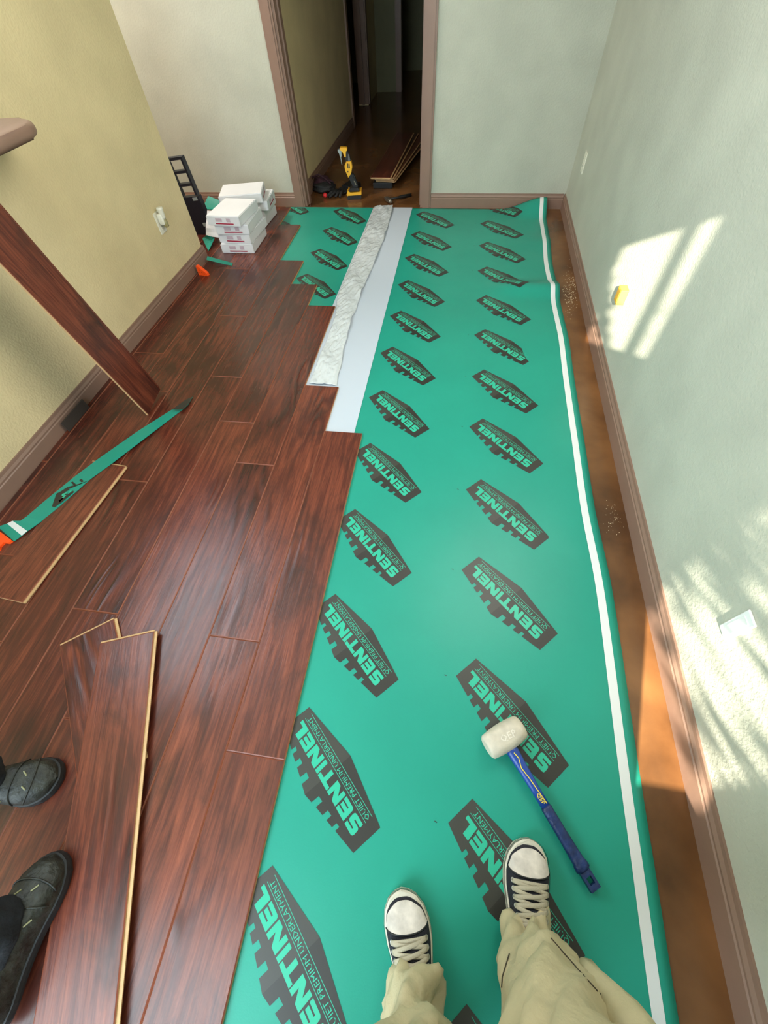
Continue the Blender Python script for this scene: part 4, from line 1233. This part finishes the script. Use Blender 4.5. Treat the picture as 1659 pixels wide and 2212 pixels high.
# second person: black work boots at the left edge
M_BOOT = mat('scuffed_black_leather', (42, 43, 36), .5, bump=.7, bscale=45, var=.75, vscale=34)
M_BOOTSOLE = mat('black_boot_sole', (24, 24, 24), .6, var=.3, vscale=50)
M_JEANS = mat('black_work_trousers', (16, 18, 22), .9, bump=.4, bscale=60)
p2 = empty('person', (-1.25, -.35, 0), 0, 'person in black trousers and scuffed black work boots at the left edge', 'person')
def pc2(o): o.matrix_parent_inverse = Matrix.Translation(-p2.location); return o
BH = [(0, .10), (.12, .12), (.3, .125), (.45, .115), (.6, .098), (.72, .085), (.84, .072), (.93, .058), (1, .035)]
for toe, heel, side in ((Vector((-1.003, -.118)), Vector((-1.295, -.172)), 1), (Vector((-.898, -.262)), Vector((-.862, -.585)), -1)):
    d = toe - heel; rz = math.atan2(d.y, d.x) - math.pi / 2
    r_, sf = make_shoe(p2, side, d.length, .122, BH, .024, M_BOOTSOLE, M_BOOT, name='work_boot', off=Vector((heel.x, heel.y, (ZT + .001) if side == 1 else .0425)) - p2.location, rz=rz, style='boot')
    bm = bmesh.new()
    tube(bm, [sf(.86 - .10 * abs(u) ** 2, u, .002) for u in [-.85 + 1.7 * k / 16 for k in range(17)]], .0022, 6); obj('toe_seam', bm, M_BOOT, r_, smooth=True)
    bm = bmesh.new()
    tube(bm, [sf(.70, u, .002) for u in [-.85 + 1.7 * k / 16 for k in range(17)]], .0016, 6); obj('toe_seam', bm, M_BOOT, r_, smooth=True)
    bm = bmesh.new()
    for t, u in ((.76, -.22), (.79, .12), (.60, .5)):
        a, b_ = sf(t, u, .001), sf(t + .035, u + .12, .001); tube(bm, [a, b_], .0018, 6)
    split_loose(obj('scuff_mark', bm, mat('pale_scuff', (150, 148, 110), .7), r_))
bm = bmesh.new()
L1 = [((-1.165, -.148, .11), .058, .056), ((-1.175, -.148, .16), .064, .060), ((-1.24, -.17, .3), .075, .07), ((-1.33, -.25, .5), .08, .08), ((-1.42, -.36, .72), .09, .09), ((-1.42, -.42, .92), .12, .11)]
L2 = [((-.905, -.420, .13), .056, .080), ((-.925, -.425, .18), .062, .075), ((-1.03, -.48, .3), .075, .07), ((-1.16, -.50, .5), .08, .08), ((-1.29, -.50, .72), .09, .09), ((-1.33, -.48, .92), .12, .11)]
loft(bm, leg_rings(L1, 2.2, amp=.008), cap=True); loft(bm, leg_rings(L2, 7.7, amp=.008), cap=True)
rings = []
for z, rx, ry in ((.86, .17, .13), (.92, .185, .15), (1.0, .18, .14)):
    rings.append([Vector((-1.385 + rx * math.cos(2 * math.pi * k / 28), -.44 + ry * math.sin(2 * math.pi * k / 28), z)) for k in range(28)])
loft(bm, rings)
pc2(obj('trousers', bm, M_JEANS, p2, smooth=True))

# ------------------------------------------------------------------ sawdust and crumbs on the bare strip
bm = bmesh.new()
random.seed(11)
def crumb(c, s):
    M4 = Matrix.Translation(c) @ Matrix.Rotation(random.uniform(0, 6), 4, 'Z')
    box(bm, -s, s, -s * random.uniform(.3, .8), s * random.uniform(.3, .8), 0, s * .6, M=M4)
for k in range(230):
    p = at_z(random.gauss(1232, 9), random.gauss(628, 22), 0)
    if .67 < p.x < .76: crumb(Vector((p.x, p.y, .0003)), random.uniform(.0008, .003))
for k in range(60):
    p = at_z(random.gauss(1325, 12), random.gauss(1120, 18), 0)
    if .67 < p.x < .76: crumb(Vector((p.x, p.y, .0003)), random.uniform(.0006, .0018))
tag(obj('sawdust', bm, mat('pale_sawdust', (206, 182, 146), .8)), 'pale sawdust crumbs on the bare brown strip by the right baseboard', 'debris', kind='stuff')

# ------------------------------------------------------------------ shrub outside the rear windows
bm = bmesh.new()
random.seed(5)
def leaf(c, s):
    q = Matrix.Translation(c) @ Matrix.Rotation(random.uniform(0, 6.28), 4, 'Z') @ Matrix.Rotation(random.uniform(-1.2, 1.2), 4, 'X') @ Matrix.Rotation(random.uniform(0, 6.28), 4, 'Y')
    pts = [(0, -s), (s * .35, -s * .3), (s * .38, s * .2), (0, s), (-s * .38, s * .2), (-s * .35, -s * .3)]
    bm.faces.new([bm.verts.new(q @ Vector((x, y, 0))) for x, y in pts])
def to_out(y, z, depth):       # from a spot of the right wall back along the sunlight
    t = (y + 1.0 + depth); return Vector((RX - .25 * t, y - t, z + .53 * t))
# clumps standing in the way of parts of the light
def clump(y, z, ry, rz_, n, s=.05, dep=(1.4, 2.6)):
    for k in range(n):
        leaf(to_out(random.gauss(y, ry), random.gauss(z, rz_), random.uniform(*dep)), random.uniform(.6, 1.2) * s)
clump(2.36, .22, .05, .03, 50, .04, (.5, .9)); clump(2.44, .36, .03, .05, 40, .035, (.5, .9)); clump(2.28, .14, .06, .03, 50, .04, (.5, .9)); clump(2.12, .12, .05, .02, 30, .03, (.5, .9))
clump(1.735, .45, .006, .05, 26, .02, (.5, .9)); clump(1.72, .36, .010, .03, 22, .02, (.5, .9))
for k in range(400):
    y = random.uniform(.12, .85); z = random.uniform(.02, 1.0)
    if random.random() < .30 + .9 * abs(z - .18): leaf(to_out(y, z, random.uniform(1.3, 2.8)), random.uniform(.02, .055))
tag(obj('shrub', bm, mat('leaf_green', (60, 96, 40), .6)), 'leafy shrub outside the rear windows dappling the sunlight', 'shrub', kind='stuff')
